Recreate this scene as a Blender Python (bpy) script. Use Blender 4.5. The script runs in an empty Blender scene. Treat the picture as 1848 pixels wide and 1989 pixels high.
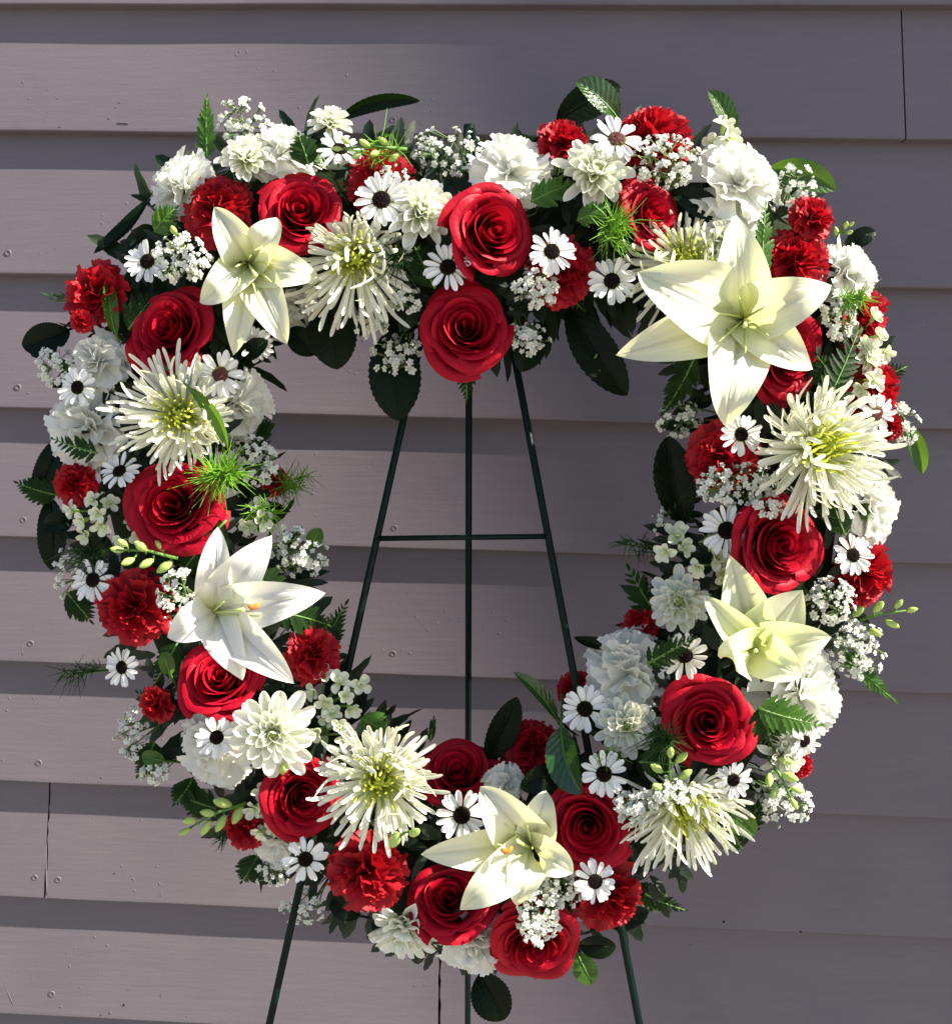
import bpy, math, random
from mathutils import Vector, Matrix, noise
random.seed(7)
PI = math.pi
V = Vector
scene = bpy.context.scene
COL = scene.collection

# ------------------------------------------------------------------ camera
IW, IH = 1848.0, 1989.0            # reference frame of the measurements
F = 2100.0                          # focal length in the same unit
YAW, PITCH = math.radians(3.3), math.radians(-2.4)
FWD = V((-math.sin(YAW)*math.cos(PITCH), math.cos(YAW)*math.cos(PITCH), math.sin(PITCH)))
RIGHT = FWD.cross(V((0, 0, 1))).normalized()
UP = RIGHT.cross(FWD).normalized()
TOC = -FWD
CAMPOS = V((0, 0, 1.10)) - FWD*0.945
cam_data = bpy.data.cameras.new('camera')
cam = bpy.data.objects.new('camera', cam_data)
COL.objects.link(cam)
cam.location = CAMPOS
cam.rotation_euler = Matrix((RIGHT, UP, -FWD)).transposed().to_euler()
cam_data.sensor_fit = 'HORIZONTAL'
cam_data.sensor_width = 36.0
cam_data.lens = 36.0*F/IW
cam_data.clip_start = 0.01
cam_data.clip_end = 500
scene.camera = cam

# ------------------------------------------------------------------ light
SUN = V((4.2, -1.0, 3.8)).normalized()      # direction towards the sun
world = bpy.data.worlds.new('World')
scene.world = world
world.use_nodes = True
wt = world.node_tree
bg = wt.nodes['Background']
sky = wt.nodes.new('ShaderNodeTexSky')
sky.sky_type = 'NISHITA'
sky.sun_disc = False
sky.sun_elevation = math.asin(SUN.z)
sky.sun_rotation = math.atan2(SUN.x, SUN.y)
wt.links.new(sky.outputs['Color'], bg.inputs['Color'])
bg.inputs['Strength'].default_value = 0.066
sl = bpy.data.lights.new('sun', 'SUN')
sl.energy = 5.0
sl.angle = math.radians(0.5)
sl.color = (1.0, 0.92, 0.79)
so = bpy.data.objects.new('sun', sl)
COL.objects.link(so)
so.location = SUN*6
so.rotation_euler = SUN.to_track_quat('Z', 'Y').to_euler()
scene.view_settings.view_transform = 'Standard'
scene.view_settings.look = 'None'
scene.view_settings.exposure = 1.75
scene.view_settings.gamma = 1.0

# ------------------------------------------------------------------ helpers
def at(px, py, y):
    """point of the world seen at a measured position, on the vertical plane y"""
    d = FWD*F + RIGHT*(px-IW/2) - UP*(py-IH/2)
    return CAMPOS + d*((y-CAMPOS.y)/d.y)

def pxm(p):
    return (p-CAMPOS).dot(FWD)/F           # metres per measured unit at p

def mk(name, verts, faces, mat=None, tvals=None, smooth=True, uvals=None):
    me = bpy.data.meshes.new(name)
    me.from_pydata([tuple(v) for v in verts], [], faces)
    if smooth:
        me.polygons.foreach_set('use_smooth', [True]*len(me.polygons))
    if tvals is not None:
        a = me.attributes.new('t', 'FLOAT', 'POINT')
        a.data.foreach_set('value', tvals)
    if uvals is not None:
        a = me.attributes.new('u', 'FLOAT', 'POINT')
        a.data.foreach_set('value', uvals)
    if mat: me.materials.append(mat)
    me.update()
    return me

def thing(name, label, cat, group=None, mat=None, kind=None):
    o = bpy.data.objects.new(name, None)
    o.empty_display_size = 0.01
    COL.objects.link(o)
    if mat is not None: o.matrix_world = mat
    if label: o['label'] = label
    if cat: o['category'] = cat
    if group: o['group'] = group
    if kind: o['kind'] = kind
    return o

def part(name, me, parent=None, mat=None, kind=None):
    o = bpy.data.objects.new(name, me)
    COL.objects.link(o)
    if parent is not None: o.parent = parent
    if mat is not None: o.matrix_basis = mat
    if kind: o['kind'] = kind
    return o

def frame(n, spin=0.0, pos=V((0, 0, 0)), scale=1.0):
    z = n.normalized()
    x = UP.cross(z)
    if x.length < 1e-4: x = RIGHT.copy()
    x.normalize()
    y = z.cross(x)
    m = Matrix((x, y, z)).transposed().to_4x4()
    return Matrix.Translation(pos) @ m @ Matrix.Rotation(spin, 4, 'Z') @ Matrix.Scale(scale, 4)

def grid_faces(nu, nv):
    return [(j*nu+i, j*nu+i+1, (j+1)*nu+i+1, (j+1)*nu+i) for j in range(nv-1) for i in range(nu-1)]

def tube(pts, rad, n=5, cap=True):
    """verts, faces of a tube along pts; rad a number or a list"""
    vs, fs = [], []
    m = len(pts)
    for i, p in enumerate(pts):
        a = pts[max(0, i-1)]; b = pts[min(m-1, i+1)]
        t = (b-a).normalized()
        h = V((0, 0, 1)) if abs(t.z) < .9 else V((1, 0, 0))
        x = t.cross(h).normalized(); y = t.cross(x)
        r = rad[i] if isinstance(rad, (list, tuple)) else rad
        for k in range(n):
            an = 2*PI*k/n
            vs.append(p + (x*math.cos(an)+y*math.sin(an))*r)
    for i in range(m-1):
        for k in range(n):
            fs.append((i*n+k, i*n+(k+1) % n, (i+1)*n+(k+1) % n, (i+1)*n+k))
    if cap:
        fs.append(tuple(range(n-1, -1, -1)))
        fs.append(tuple((m-1)*n+k for k in range(n)))
    return vs, fs

class MB:
    def __init__(self): self.v, self.f, self.t = [], [], []
    def add(self, vf, t=None):
        o = len(self.v)
        self.v += list(vf[0]); self.f += [tuple(i+o for i in f) for f in vf[1]]
        self.t += (t if t is not None else [0.5]*len(vf[0]))
    def mesh(self, name, mat, smooth=True): return mk(name, self.v, self.f, mat, self.t, smooth)

def bez(p0, p1, p2, p3, t):
    s = 1-t
    return p0*(s*s*s) + p1*(3*s*s*t) + p2*(3*s*t*t) + p3*(t*t*t)

# ------------------------------------------------------------------ materials
def nodes_of(name):
    m = bpy.data.materials.new(name)
    m.use_nodes = True
    nt = m.node_tree
    return m, nt, nt.nodes['Principled BSDF'], nt.nodes['Material Output']

def petal_mat(name, tip, base, trans, tw, rough=.55, pos=(0.0, 0.45), vary=.12, bump=.15, nscale=160, spec=.3, vein=None):
    """thin petal: colour runs from its base to its tip, plus light coming through"""
    m, nt, bs, out = nodes_of(name)
    N, L = nt.nodes, nt.links
    at_ = N.new('ShaderNodeAttribute'); at_.attribute_name = 't'
    cr = N.new('ShaderNodeValToRGB')
    cr.color_ramp.elements[0].position = pos[0]; cr.color_ramp.elements[0].color = (*base, 1)
    cr.color_ramp.elements[1].position = pos[1]; cr.color_ramp.elements[1].color = (*tip, 1)
    L.new(at_.outputs['Fac'], cr.inputs['Fac'])
    oi = N.new('ShaderNodeObjectInfo')
    tc = N.new('ShaderNodeTexCoord')
    nz = N.new('ShaderNodeTexNoise'); nz.inputs['Scale'].default_value = nscale; nz.inputs['Detail'].default_value = 3
    geo = N.new('ShaderNodeNewGeometry')
    L.new(geo.outputs['Position'], nz.inputs['Vector'])
    add = N.new('ShaderNodeMath'); add.operation = 'ADD'
    L.new(oi.outputs['Random'], add.inputs[0]); L.new(nz.outputs['Fac'], add.inputs[1])
    mr = N.new('ShaderNodeMapRange')
    mr.inputs['From Min'].default_value = .3; mr.inputs['From Max'].default_value = 1.7
    mr.inputs['To Min'].default_value = 1-vary; mr.inputs['To Max'].default_value = 1+vary*.5
    L.new(add.outputs[0], mr.inputs['Value'])
    mx = N.new('ShaderNodeMix'); mx.data_type = 'RGBA'; mx.blend_type = 'MULTIPLY'; mx.inputs[0].default_value = 1
    L.new(cr.outputs['Color'], mx.inputs[6]); L.new(mr.outputs['Result'], mx.inputs[7])
    L.new(mx.outputs[2], bs.inputs['Base Color'])
    bs.inputs['Roughness'].default_value = rough
    bs.inputs['Specular IOR Level'].default_value = spec
    bp = N.new('ShaderNodeBump'); bp.inputs['Strength'].default_value = bump; bp.inputs['Distance'].default_value = .002
    hsrc = nz.outputs['Fac']
    if vein:                       # fine ribs running along the petal, or side veins of a leaf
        ua = N.new('ShaderNodeAttribute'); ua.attribute_name = 'u'
        sc = N.new('ShaderNodeMath'); sc.operation = 'MULTIPLY'; sc.inputs[1].default_value = vein[0]*2*PI
        L.new(ua.outputs['Fac'], sc.inputs[0])
        ad = N.new('ShaderNodeMath'); ad.operation = 'MULTIPLY_ADD'; ad.inputs[1].default_value = 2.5
        L.new(nz.outputs['Fac'], ad.inputs[0]); L.new(sc.outputs[0], ad.inputs[2])
        sn = N.new('ShaderNodeMath'); sn.operation = 'SINE'; L.new(ad.outputs[0], sn.inputs[0])
        hm = N.new('ShaderNodeMath'); hm.operation = 'MULTIPLY_ADD'; hm.inputs[1].default_value = vein[1]
        L.new(sn.outputs[0], hm.inputs[0]); L.new(nz.outputs['Fac'], hm.inputs[2])
        hsrc = hm.outputs[0]
        vm = N.new('ShaderNodeMapRange'); vm.inputs['From Min'].default_value = -1; vm.inputs['From Max'].default_value = 1
        vm.inputs['To Min'].default_value = 1-vein[1]*.35; vm.inputs['To Max'].default_value = 1
        L.new(sn.outputs[0], vm.inputs['Value'])
        m2 = N.new('ShaderNodeMix'); m2.data_type = 'RGBA'; m2.blend_type = 'MULTIPLY'; m2.inputs[0].default_value = 1
        L.new(mx.outputs[2], m2.inputs[6]); L.new(vm.outputs['Result'], m2.inputs[7]); L.new(m2.outputs[2], bs.inputs['Base Color'])
    L.new(hsrc, bp.inputs['Height']); L.new(bp.outputs['Normal'], bs.inputs['Normal'])
    tr = N.new('ShaderNodeBsdfTranslucent'); tr.inputs['Color'].default_value = (*trans, 1)
    ms = N.new('ShaderNodeMixShader'); ms.inputs[0].default_value = tw
    L.new(bs.outputs[0], ms.inputs[1]); L.new(tr.outputs[0], ms.inputs[2])
    L.new(ms.outputs[0], out.inputs['Surface'])
    return m

M = {}
M['rose'] = petal_mat('rose_petal_red', (.37, .004, .019), (.13, .001, .005), (.48, .005, .017), .2, .52, pos=(.2, .95), vary=.22, bump=.2, nscale=260, spec=.12, vein=(6, .05))
M['redc'] = petal_mat('carnation_petal_red', (.40, .004, .015), (.16, .001, .005), (.52, .006, .012), .24, .6, pos=(.35, 1.0), vary=.25, bump=.2, nscale=300)
M['whitec'] = petal_mat('carnation_petal_white', (.80, .80, .77), (.74, .76, .66), (.80, .81, .72), .45, .6, vary=.05, nscale=300)
M['daisy'] = petal_mat('daisy_petal_white', (.80, .80, .80), (.72, .74, .58), (.78, .80, .70), .25, .5, pos=(0, .3), vary=.06)
M['mum'] = petal_mat('mum_petal_white', (.80, .80, .76), (.52, .62, .26), (.78, .82, .56), .3, .5, pos=(.05, .6), vary=.08)
M['mumgreen'] = petal_mat('mum_heart_petal_green', (.55, .62, .20), (.30, .42, .06), (.6, .72, .2), .3, .5, vary=.15)
M['spider'] = petal_mat('spider_petal_white', (.80, .80, .75), (.50, .55, .18), (.80, .82, .50), .32, .45, pos=(.0, .45), vary=.08)
M['spidergreen'] = petal_mat('spider_heart_petal_yellow', (.46, .50, .07), (.26, .33, .02), (.55, .62, .06), .3, .5, vary=.2)
M['lily'] = petal_mat('lily_petal_cream', (.74, .75, .60), (.44, .50, .14), (.76, .78, .36), .36, .42, pos=(.0, .5), vary=.05, bump=.16, nscale=120, spec=.4, vein=(5.5, .13))
M['lilysunlit'] = petal_mat('lily_petal_sunlit', (.80, .80, .76), (.56, .60, .22), (.80, .80, .58), .36, .42, pos=(.0, .4), vary=.05, bump=.16, nscale=120, spec=.4, vein=(5.5, .13))  # cream lily again, with the sun's bleaching put into the petal colour
M['lilygreen'] = petal_mat('lily_petal_green_cream', (.76, .78, .58), (.46, .56, .16), (.76, .80, .34), .42, .4, pos=(.0, .6), vary=.05, bump=.16, nscale=120, spec=.4, vein=(5.5, .13))
M['floret'] = petal_mat('babys_breath_white', (.74, .75, .71), (.50, .58, .32), (.70, .74, .60), .25, .6, pos=(0, .4), vary=.06)
M['stock'] = petal_mat('stock_petal_white', (.78, .80, .68), (.50, .62, .20), (.74, .80, .48), .34, .55, pos=(.0, .5), vary=.08)
M['stem'] = petal_mat('stem_green', (.09, .19, .035), (.07, .15, .03), (.10, .2, .02), .1, .5)
M['thinstem'] = petal_mat('thin_stem_green', (.13, .20, .07), (.10, .16, .05), (.12, .2, .04), .1, .5)
M['bud'] = petal_mat('bud_pale_green', (.42, .55, .16), (.20, .36, .05), (.45, .6, .12), .3, .45)
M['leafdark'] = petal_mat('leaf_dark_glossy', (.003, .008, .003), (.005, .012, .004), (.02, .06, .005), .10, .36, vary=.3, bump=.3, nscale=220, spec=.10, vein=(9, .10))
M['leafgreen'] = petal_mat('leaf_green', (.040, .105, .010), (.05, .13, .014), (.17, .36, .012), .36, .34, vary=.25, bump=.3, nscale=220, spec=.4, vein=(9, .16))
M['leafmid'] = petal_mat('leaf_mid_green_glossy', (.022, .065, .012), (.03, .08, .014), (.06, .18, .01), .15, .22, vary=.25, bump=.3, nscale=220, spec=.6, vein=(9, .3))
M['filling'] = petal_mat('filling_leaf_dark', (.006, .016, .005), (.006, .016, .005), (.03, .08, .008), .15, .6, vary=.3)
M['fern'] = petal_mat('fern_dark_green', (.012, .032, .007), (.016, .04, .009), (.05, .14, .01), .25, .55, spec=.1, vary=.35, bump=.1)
M['ferngreen'] = petal_mat('fern_bright_green', (.04, .11, .012), (.05, .13, .014), (.14, .34, .02), .34, .4, vary=.25, bump=.1)
M['tuft'] = petal_mat('asparagus_green', (.17, .36, .03), (.12, .26, .02), (.32, .6, .04), .35, .5, vary=.2)
M['tuftdark'] = petal_mat('asparagus_dark_green', (.03, .075, .02), (.03, .07, .02), (.08, .2, .02), .25, .5, vary=.2)
M['discdark'] = petal_mat('daisy_disc_dark', (.008, .004, .004), (.035, .04, .006), (.01, .005, .005), .02, .85, pos=(0, .22), bump=.8, nscale=900, spec=.06)
M['discpink'] = petal_mat('daisy_disc_pink_brown', (.10, .035, .035), (.10, .11, .02), (.1, .03, .03), .04, .8, pos=(0, .35), bump=.8, nscale=900, spec=.1)
M['anther'] = petal_mat('anther_orange', (.60, .20, .03), (.5, .15, .02), (.6, .2, .03), .1, .7)
M['filament'] = petal_mat('lily_filament_green', (.58, .64, .26), (.48, .58, .18), (.6, .7, .2), .25, .5)

def wall_material():
    m, nt, bs, out = nodes_of('mauve_wall_paint')
    N, L = nt.nodes, nt.links
    geo = N.new('ShaderNodeNewGeometry')
    mp = N.new('ShaderNodeMapping'); mp.inputs['Scale'].default_value = (14, 14, 190)
    L.new(geo.outputs['Position'], mp.inputs['Vector'])
    grain = N.new('ShaderNodeTexNoise'); grain.inputs['Scale'].default_value = 1.0; grain.inputs['Detail'].default_value = 5; grain.inputs['Roughness'].default_value = .65
    L.new(mp.outputs[0], grain.inputs['Vector'])
    fine = N.new('ShaderNodeTexNoise'); fine.inputs['Scale'].default_value = 520; fine.inputs['Detail'].default_value = 4
    L.new(geo.outputs['Position'], fine.inputs['Vector'])
    big = N.new('ShaderNodeTexNoise'); big.inputs['Scale'].default_value = 7; big.inputs['Detail'].default_value = 4
    L.new(geo.outputs['Position'], big.inputs['Vector'])
    # scattered paint blobs
    vo = N.new('ShaderNodeTexVoronoi'); vo.inputs['Scale'].default_value = 85; vo.feature = 'F1'
    L.new(geo.outputs['Position'], vo.inputs['Vector'])
    blob = N.new('ShaderNodeMapRange'); blob.inputs['From Min'].default_value = .0; blob.inputs['From Max'].default_value = .17
    blob.inputs['To Min'].default_value = 1; blob.inputs['To Max'].default_value = 0; blob.interpolation_type = 'SMOOTHSTEP'
    L.new(vo.outputs['Distance'], blob.inputs['Value'])
    sel = N.new('ShaderNodeTexNoise'); sel.inputs['Scale'].default_value = 11; sel.inputs['Detail'].default_value = 2
    L.new(geo.outputs['Position'], sel.inputs['Vector'])
    selr = N.new('ShaderNodeMapRange'); selr.inputs['From Min'].default_value = .55; selr.inputs['From Max'].default_value = .68
    L.new(sel.outputs['Fac'], selr.inputs['Value'])
    bl2 = N.new('ShaderNodeMath'); bl2.operation = 'MULTIPLY'
    L.new(blob.outputs['Result'], bl2.inputs[0]); L.new(selr.outputs['Result'], bl2.inputs[1])
    # colour
    mixf = N.new('ShaderNodeMath'); mixf.operation = 'ADD'
    L.new(big.outputs['Fac'], mixf.inputs[0]); L.new(grain.outputs['Fac'], mixf.inputs[1])
    cr = N.new('ShaderNodeMapRange'); cr.inputs['From Min'].default_value = .6; cr.inputs['From Max'].default_value = 1.4
    L.new(mixf.outputs[0], cr.inputs['Value'])
    mx = N.new('ShaderNodeMix'); mx.data_type = 'RGBA'
    mx.inputs[6].default_value = (.107, .092, .109, 1); mx.inputs[7].default_value = (.132, .112, .126, 1)
    L.new(cr.outputs['Result'], mx.inputs[0])
    L.new(mx.outputs[2], bs.inputs['Base Color'])
    bs.inputs['Roughness'].default_value = .62
    bs.inputs['Specular IOR Level'].default_value = .25
    # relief
    s1 = N.new('ShaderNodeMath'); s1.operation = 'MULTIPLY'; s1.inputs[1].default_value = .35
    L.new(grain.outputs['Fac'], s1.inputs[0])
    s2 = N.new('ShaderNodeMath'); s2.operation = 'MULTIPLY_ADD'; s2.inputs[1].default_value = .16
    L.new(fine.outputs['Fac'], s2.inputs[0]); L.new(s1.outputs[0], s2.inputs[2])
    s3 = N.new('ShaderNodeMath'); s3.operation = 'MULTIPLY_ADD'; s3.inputs[1].default_value = 1.0
    L.new(bl2.outputs[0], s3.inputs[0]); L.new(s2.outputs[0], s3.inputs[2])
    bp = N.new('ShaderNodeBump'); bp.inputs['Strength'].default_value = .55; bp.inputs['Distance'].default_value = .0014
    L.new(s3.outputs[0], bp.inputs['Height']); L.new(bp.outputs['Normal'], bs.inputs['Normal'])
    return m
M['wall'] = wall_material()

def plain(name, col, rough=.5, spec=.4, bump=0, scale=300, var=.25, metallic=0):
    m, nt, bs, out = nodes_of(name)
    N, L = nt.nodes, nt.links
    geo = N.new('ShaderNodeNewGeometry')
    nz = N.new('ShaderNodeTexNoise'); nz.inputs['Scale'].default_value = scale; nz.inputs['Detail'].default_value = 4
    L.new(geo.outputs['Position'], nz.inputs['Vector'])
    mx = N.new('ShaderNodeMix'); mx.data_type = 'RGBA'
    mx.inputs[6].default_value = (*[c*(1-var) for c in col], 1); mx.inputs[7].default_value = (*[min(1, c*(1+var)) for c in col], 1)
    L.new(nz.outputs['Fac'], mx.inputs[0]); L.new(mx.outputs[2], bs.inputs['Base Color'])
    bs.inputs['Roughness'].default_value = rough; bs.inputs['Specular IOR Level'].default_value = spec
    bs.inputs['Metallic'].default_value = metallic
    if bump:
        bp = N.new('ShaderNodeBump'); bp.inputs['Strength'].default_value = bump; bp.inputs['Distance'].default_value = .001
        L.new(nz.outputs['Fac'], bp.inputs['Height']); L.new(bp.outputs['Normal'], bs.inputs['Normal'])
    return m
M['dirt'] = plain('dirt_speck_brown', (.02, .013, .012), .9, .1)
M['wire'] = plain('green_painted_wire', (.0007, .0075, .006), .45, .12, .1, 500)
M['moss'] = plain('dark_moss', (.012, .02, .008), .95, .1, 1, 400)
M['ground'] = plain('concrete_ground', (.30, .28, .26), .9, .2, .6, 60)

# ------------------------------------------------------------------ the place
WALLY, LAP = 0.30, 0.017
LEFT = [-240, 7, 253, 531, 792, 1043, 1284, 1517, 1742, 1970, 2196, 2420]
RGT = [-255, 8, 270, 559, 833, 1095, 1348, 1591, 1825, 2062, 2296, 2530]

def lap_pt(i, px, y):
    py = LEFT[i] + (RGT[i]-LEFT[i])*px/IW
    # the line is measured on the proud edge; keep its height and place for other depths
    p = at(px, py, WALLY-LAP)
    return V((p.x, y, p.z))

gm = mk('ground', [(-40, -40, 0), (40, -40, 0), (40, 1, 0), (-40, 1, 0)], [(0, 1, 2, 3)], M['ground'])
part('ground', gm)['kind'] = 'structure'

wall = thing('house_wall', 'mauve painted clapboard house wall behind the heart wreath', 'wall', None, Matrix.Translation((0, WALLY, 0)))
WO = V((0, WALLY, 0))
boards = {}
def board(i, x0, x1, crackl=0, crackr=0):
    """board whose lower proud edge is lap line i and whose top slips under board i-1"""
    nx = max(2, int(abs(x1-x0)/60)+1)
    rows = []
    prof = [(1.12, 0.0)] + [(q/16, -.0018-.0152*(1-q/16)) for q in range(16, 0, -1)] + [(.03, -.0166), (.008, -.0168), (0.0, -.0155), (-.0005, -.001)]
    vs = []
    for a, yo in prof:
        for k in range(nx):
            px = x0 + (x1-x0)*k/(nx-1)
            b = lap_pt(i, px, 0); t = lap_pt(i-1, px, 0)
            jx = 0
            if k == 0 and crackl: jx = crackl*noise.noise(V((a*23, i, 1)))*.0016
            if k == nx-1 and crackr: jx = crackr*noise.noise(V((a*19, i, 5)))*.0016
            p = b.lerp(t, a)
            wob = (1-min(1, abs(a)))*.0007*noise.noise(V((p.x*7, i*3.1, 0)))
            vs.append(V((p.x+jx, yo+.0008*noise.noise(V((p.x*5, i*2.3, 4)))*(1-min(1, a)), p.z+wob)))
    fs = grid_faces(nx, len(prof))
    n0 = len(vs)
    # back face and ends
    for k in (0, nx-1):
        idx = [r*nx+k for r in range(len(prof))]
        fs.append(tuple(idx))
    me = mk('siding_board', vs, fs, M['wall'], smooth=False)
    o = part('siding_board', me, wall)
    boards.setdefault(i, []).append(o)
    return o
XL, XR = -700, 3600
for i in range(1, len(LEFT)):
    if i == 2:
        board(i, XL, 1757); board(i, 1760, XR)
    elif i == 8:
        board(i, XL, 83.4, crackr=1.6); board(i, 88.2, XR, crackl=1.6)
    elif i == 9:
        board(i, XL, 850.2, crackr=1.5); board(i, 854.6, XR, crackl=1.5)
    else:
        board(i, XL, XR)

def face_y(px, py):
    """depth of the siding face at a measured place"""
    for i in range(1, len(LEFT)):
        yb = LEFT[i] + (RGT[i]-LEFT[i])*px/IW; ya = LEFT[i-1] + (RGT[i-1]-LEFT[i-1])*px/IW
        if ya <= py <= yb:
            return i, WALLY - .0168*(py-ya)/(yb-ya) - .0003
    return 1, WALLY

def on_board(px, py):
    i, y = face_y(px, py)
    o = boards[i][0]
    if i == 8 and px > 86: o = boards[i][1]
    if i == 9 and px > 853: o = boards[i][1]
    if i == 2 and px > 1759: o = boards[i][1]
    return o, at(px, py, y) - WO

def nail_mesh():
    vs, fs = [V((0, -.0004, 0))], []
    rings = [(.0022, -.0006), (.0030, -.0011), (.0036, -.0008), (.0040, .0004)]
    n = 12
    for r, y in rings:
        for k in range(n): vs.append(V((r*math.cos(2*PI*k/n), y, r*math.sin(2*PI*k/n))))
    for k in range(n): fs.append((0, 1+(k+1) % n, 1+k))
    for j in range(len(rings)-1):
        for k in range(n):
            a = 1+j*n
            fs.append((a+k, a+(k+1) % n, a+n+(k+1) % n, a+n+k))
    return mk('nail_head', vs, fs, M['wall'])
NAIL = nail_mesh()
for px, py in [(35, 752), (46, 1010), (60, 1250), (76, 1482), (68, 1705), (113, 1709), (101, 1931), (16, 491), (766, 1026), (763, 1270), (763, 233), (1478, 1900)]:
    o, p = on_board(px, py)
    part('nail_head', NAIL, o, Matrix.Translation(p))
def speck_mesh(r, sx, seed):
    rnd = random.Random(seed)
    vs, fs = [V((0, -r*.6, 0))], []
    n = 8
    for k in range(n):
        q = r*rnd.uniform(.7, 1.2)
        vs.append(V((sx*q*math.cos(2*PI*k/n), .0003, q*math.sin(2*PI*k/n))))
    for k in range(n): fs.append((0, 1+(k+1) % n, 1+k))
    return mk('dirt_speck', vs, fs, M['dirt'])
SP = [speck_mesh(.0013, 1.3, 1), speck_mesh(.0009, 1, 2), speck_mesh(.0019, 1.1, 3)]
for px, py, k in [(222, 1697, 2), (240, 1953, 2), (196, 1972, 1), (249, 1923, 0), (1405, 1791, 2), (1554, 1810, 0), (1628, 1825, 0), (1475, 1846, 0),
                  (1807, 1860, 2), (1780, 1411, 0), (1754, 1446, 0), (1704, 1489, 1), (1551, 1975, 1), (1351, 1981, 1), (1500, 1640, 1), (1690, 1680, 1),
                  (655, 1908, 1), (115, 1890, 1), (1640, 1730, 1), (975, 55, 1), (1440, 1770, 1)]:
    o, p = on_board(px, py)
    part('dirt_speck', SP[k], o, Matrix.Translation(p) @ Matrix.Rotation(px, 4, 'Y'))
def ridge(px0, py0, px1, py1, r):
    o, a = on_board(px0, py0); _, b = on_board(px1, py1)
    pts = [a.lerp(b, t/6) + V((noise.noise(V((px0, t, 3)))*r*.5, 0, 0)) for t in range(7)]
    vf = tube(pts, [r*(.5+.7*abs(noise.noise(V((px0, t*.9, 8))))) for t in range(7)], 6)
    part('paint_ridge', mk('paint_ridge', vf[0], vf[1], M['wall']), o)
for a in [(313, 1708, 312, 1742, .0007), (313, 1875, 312, 1937, .0009), (131, 1395, 128, 1425, .0007), (42, 1240, 44, 1272, .0008), (288, 1270, 287, 1281, .0008),
          (229, 1388, 232, 1400, .0006), (228, 238, 250, 239, .0008), (88.5, 1600, 91, 1738, .0016), (5, 1905, 25, 1950, .0006), (88, 1525, 88.5, 1600, .0011)]:
    ridge(*a)
def blob_mesh(r):
    vs, fs = [V((0, -r*.7, 0))], []
    for j, (q, y) in enumerate([(.6, -.5), (1.0, .1)]):
        for k in range(8): vs.append(V((r*q*math.cos(2*PI*k/8), r*y, r*q*math.sin(2*PI*k/8))))
    for k in range(8):
        fs.append((0, 1+(k+1) % 8, 1+k)); fs.append((1+k, 1+(k+1) % 8, 9+(k+1) % 8, 9+k))
    return mk('paint_blob', vs, fs, M['wall'])
BL = [blob_mesh(.0012), blob_mesh(.0018)]
rb = random.Random(5)
for n in range(85):
    px, py = rb.uniform(5, 560), rb.uniform(90, 1960)
    i, _ = face_y(px, py)
    yb = LEFT[i] + (RGT[i]-LEFT[i])*px/IW
    py = yb - 6 - abs(rb.gauss(0, 60))
    o, p = on_board(px, py)
    part('paint_blob', BL[0] if rb.random() < .8 else BL[1], o, Matrix.Translation(p) @ Matrix.Diagonal((rb.uniform(.5, 1.3), rb.uniform(.4, .8), rb.uniform(.5, 1), 1)))

# unseen slab added at the right, leaned to shade the right half of the wall
WX0, WP, WL = 6.6, 1.577, .030      # place, reach and lean of the slab's outer edge
wv = [(WX0, WALLY+.02, 0), (WX0, WALLY-WP+WL*6.4, 0), (WX0, WALLY-WP-WL*4.6, 11), (WX0, WALLY+.02, 11)]
wv += [(x+.35, y, z) for x, y, z in wv]
wm = mk('added_shade_slab', wv, [(0, 1, 2, 3), (7, 6, 5, 4), (1, 5, 6, 2), (0, 4, 5, 1), (3, 2, 6, 7), (4, 0, 3, 7)], M['wall'], smooth=False)
part('added_shade_slab', wm)['kind'] = 'structure'
tm = mk('upper_wall', [(-3, WALLY+.02, 0), (8, WALLY+.02, 0), (8, WALLY+.02, 7), (-3, WALLY+.02, 7)], [(0, 1, 2, 3)], M['wall'], smooth=False)
part('wall_sheathing', tm, wall, Matrix.Translation(-WO))

# ------------------------------------------------------------------ easel
EA = thing('wire_easel', 'green and black wire easel stand holding the heart wreath', 'easel', None, Matrix.Translation(V((0, .05, 0))))
EO = V((0, .05, 0))
def leg(a, b, y0, y1, n, r=.0032):
    p0 = at(*a, y0); p1 = at(*b, y1)
    d = (p1-p0)/(p1.z-p0.z)
    foot = p0 + d*(0-p0.z)
    vf = tube([p0-EO, (p0.lerp(p1, .5))-EO, p1-EO, foot-EO], r, 8)
    me = mk(n, vf[0], vf[1], M['wire'])
    part(n, me, EA)
    return p0, foot
leg((908, 250), (523, 1989), .020, -.045, 'front_leg')
leg((916, 250), (1241, 1989), .020, -.045, 'front_leg')
leg((911, 247), (908, 1989), .024, .21, 'back_leg')
p0, p1 = at(733, 1046, -.012), at(1058, 1042, -.012)
vf = tube([p0-EO, p1-EO], .0024, 8); part('crossbar', mk('crossbar', vf[0], vf[1], M['wire']), EA)
p0, p1 = at(911, 243, .022), at(911, 275, .022)
vf = tube([p0-EO, p1-EO], .0052, 10); part('apex_sleeve', mk('apex_sleeve', vf[0], vf[1], M['wire']), EA)
for px in (640, 1165):
    q = at(px, 1470 if px < 900 else 1480, -.025)
    vf = tube([q-EO, q-EO+V((0, -.03, -.006)), q-EO+V((0, -.034, .012))], .0024, 6)
    part('hook', mk('hook', vf[0], vf[1], M['wire']), EA)

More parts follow.
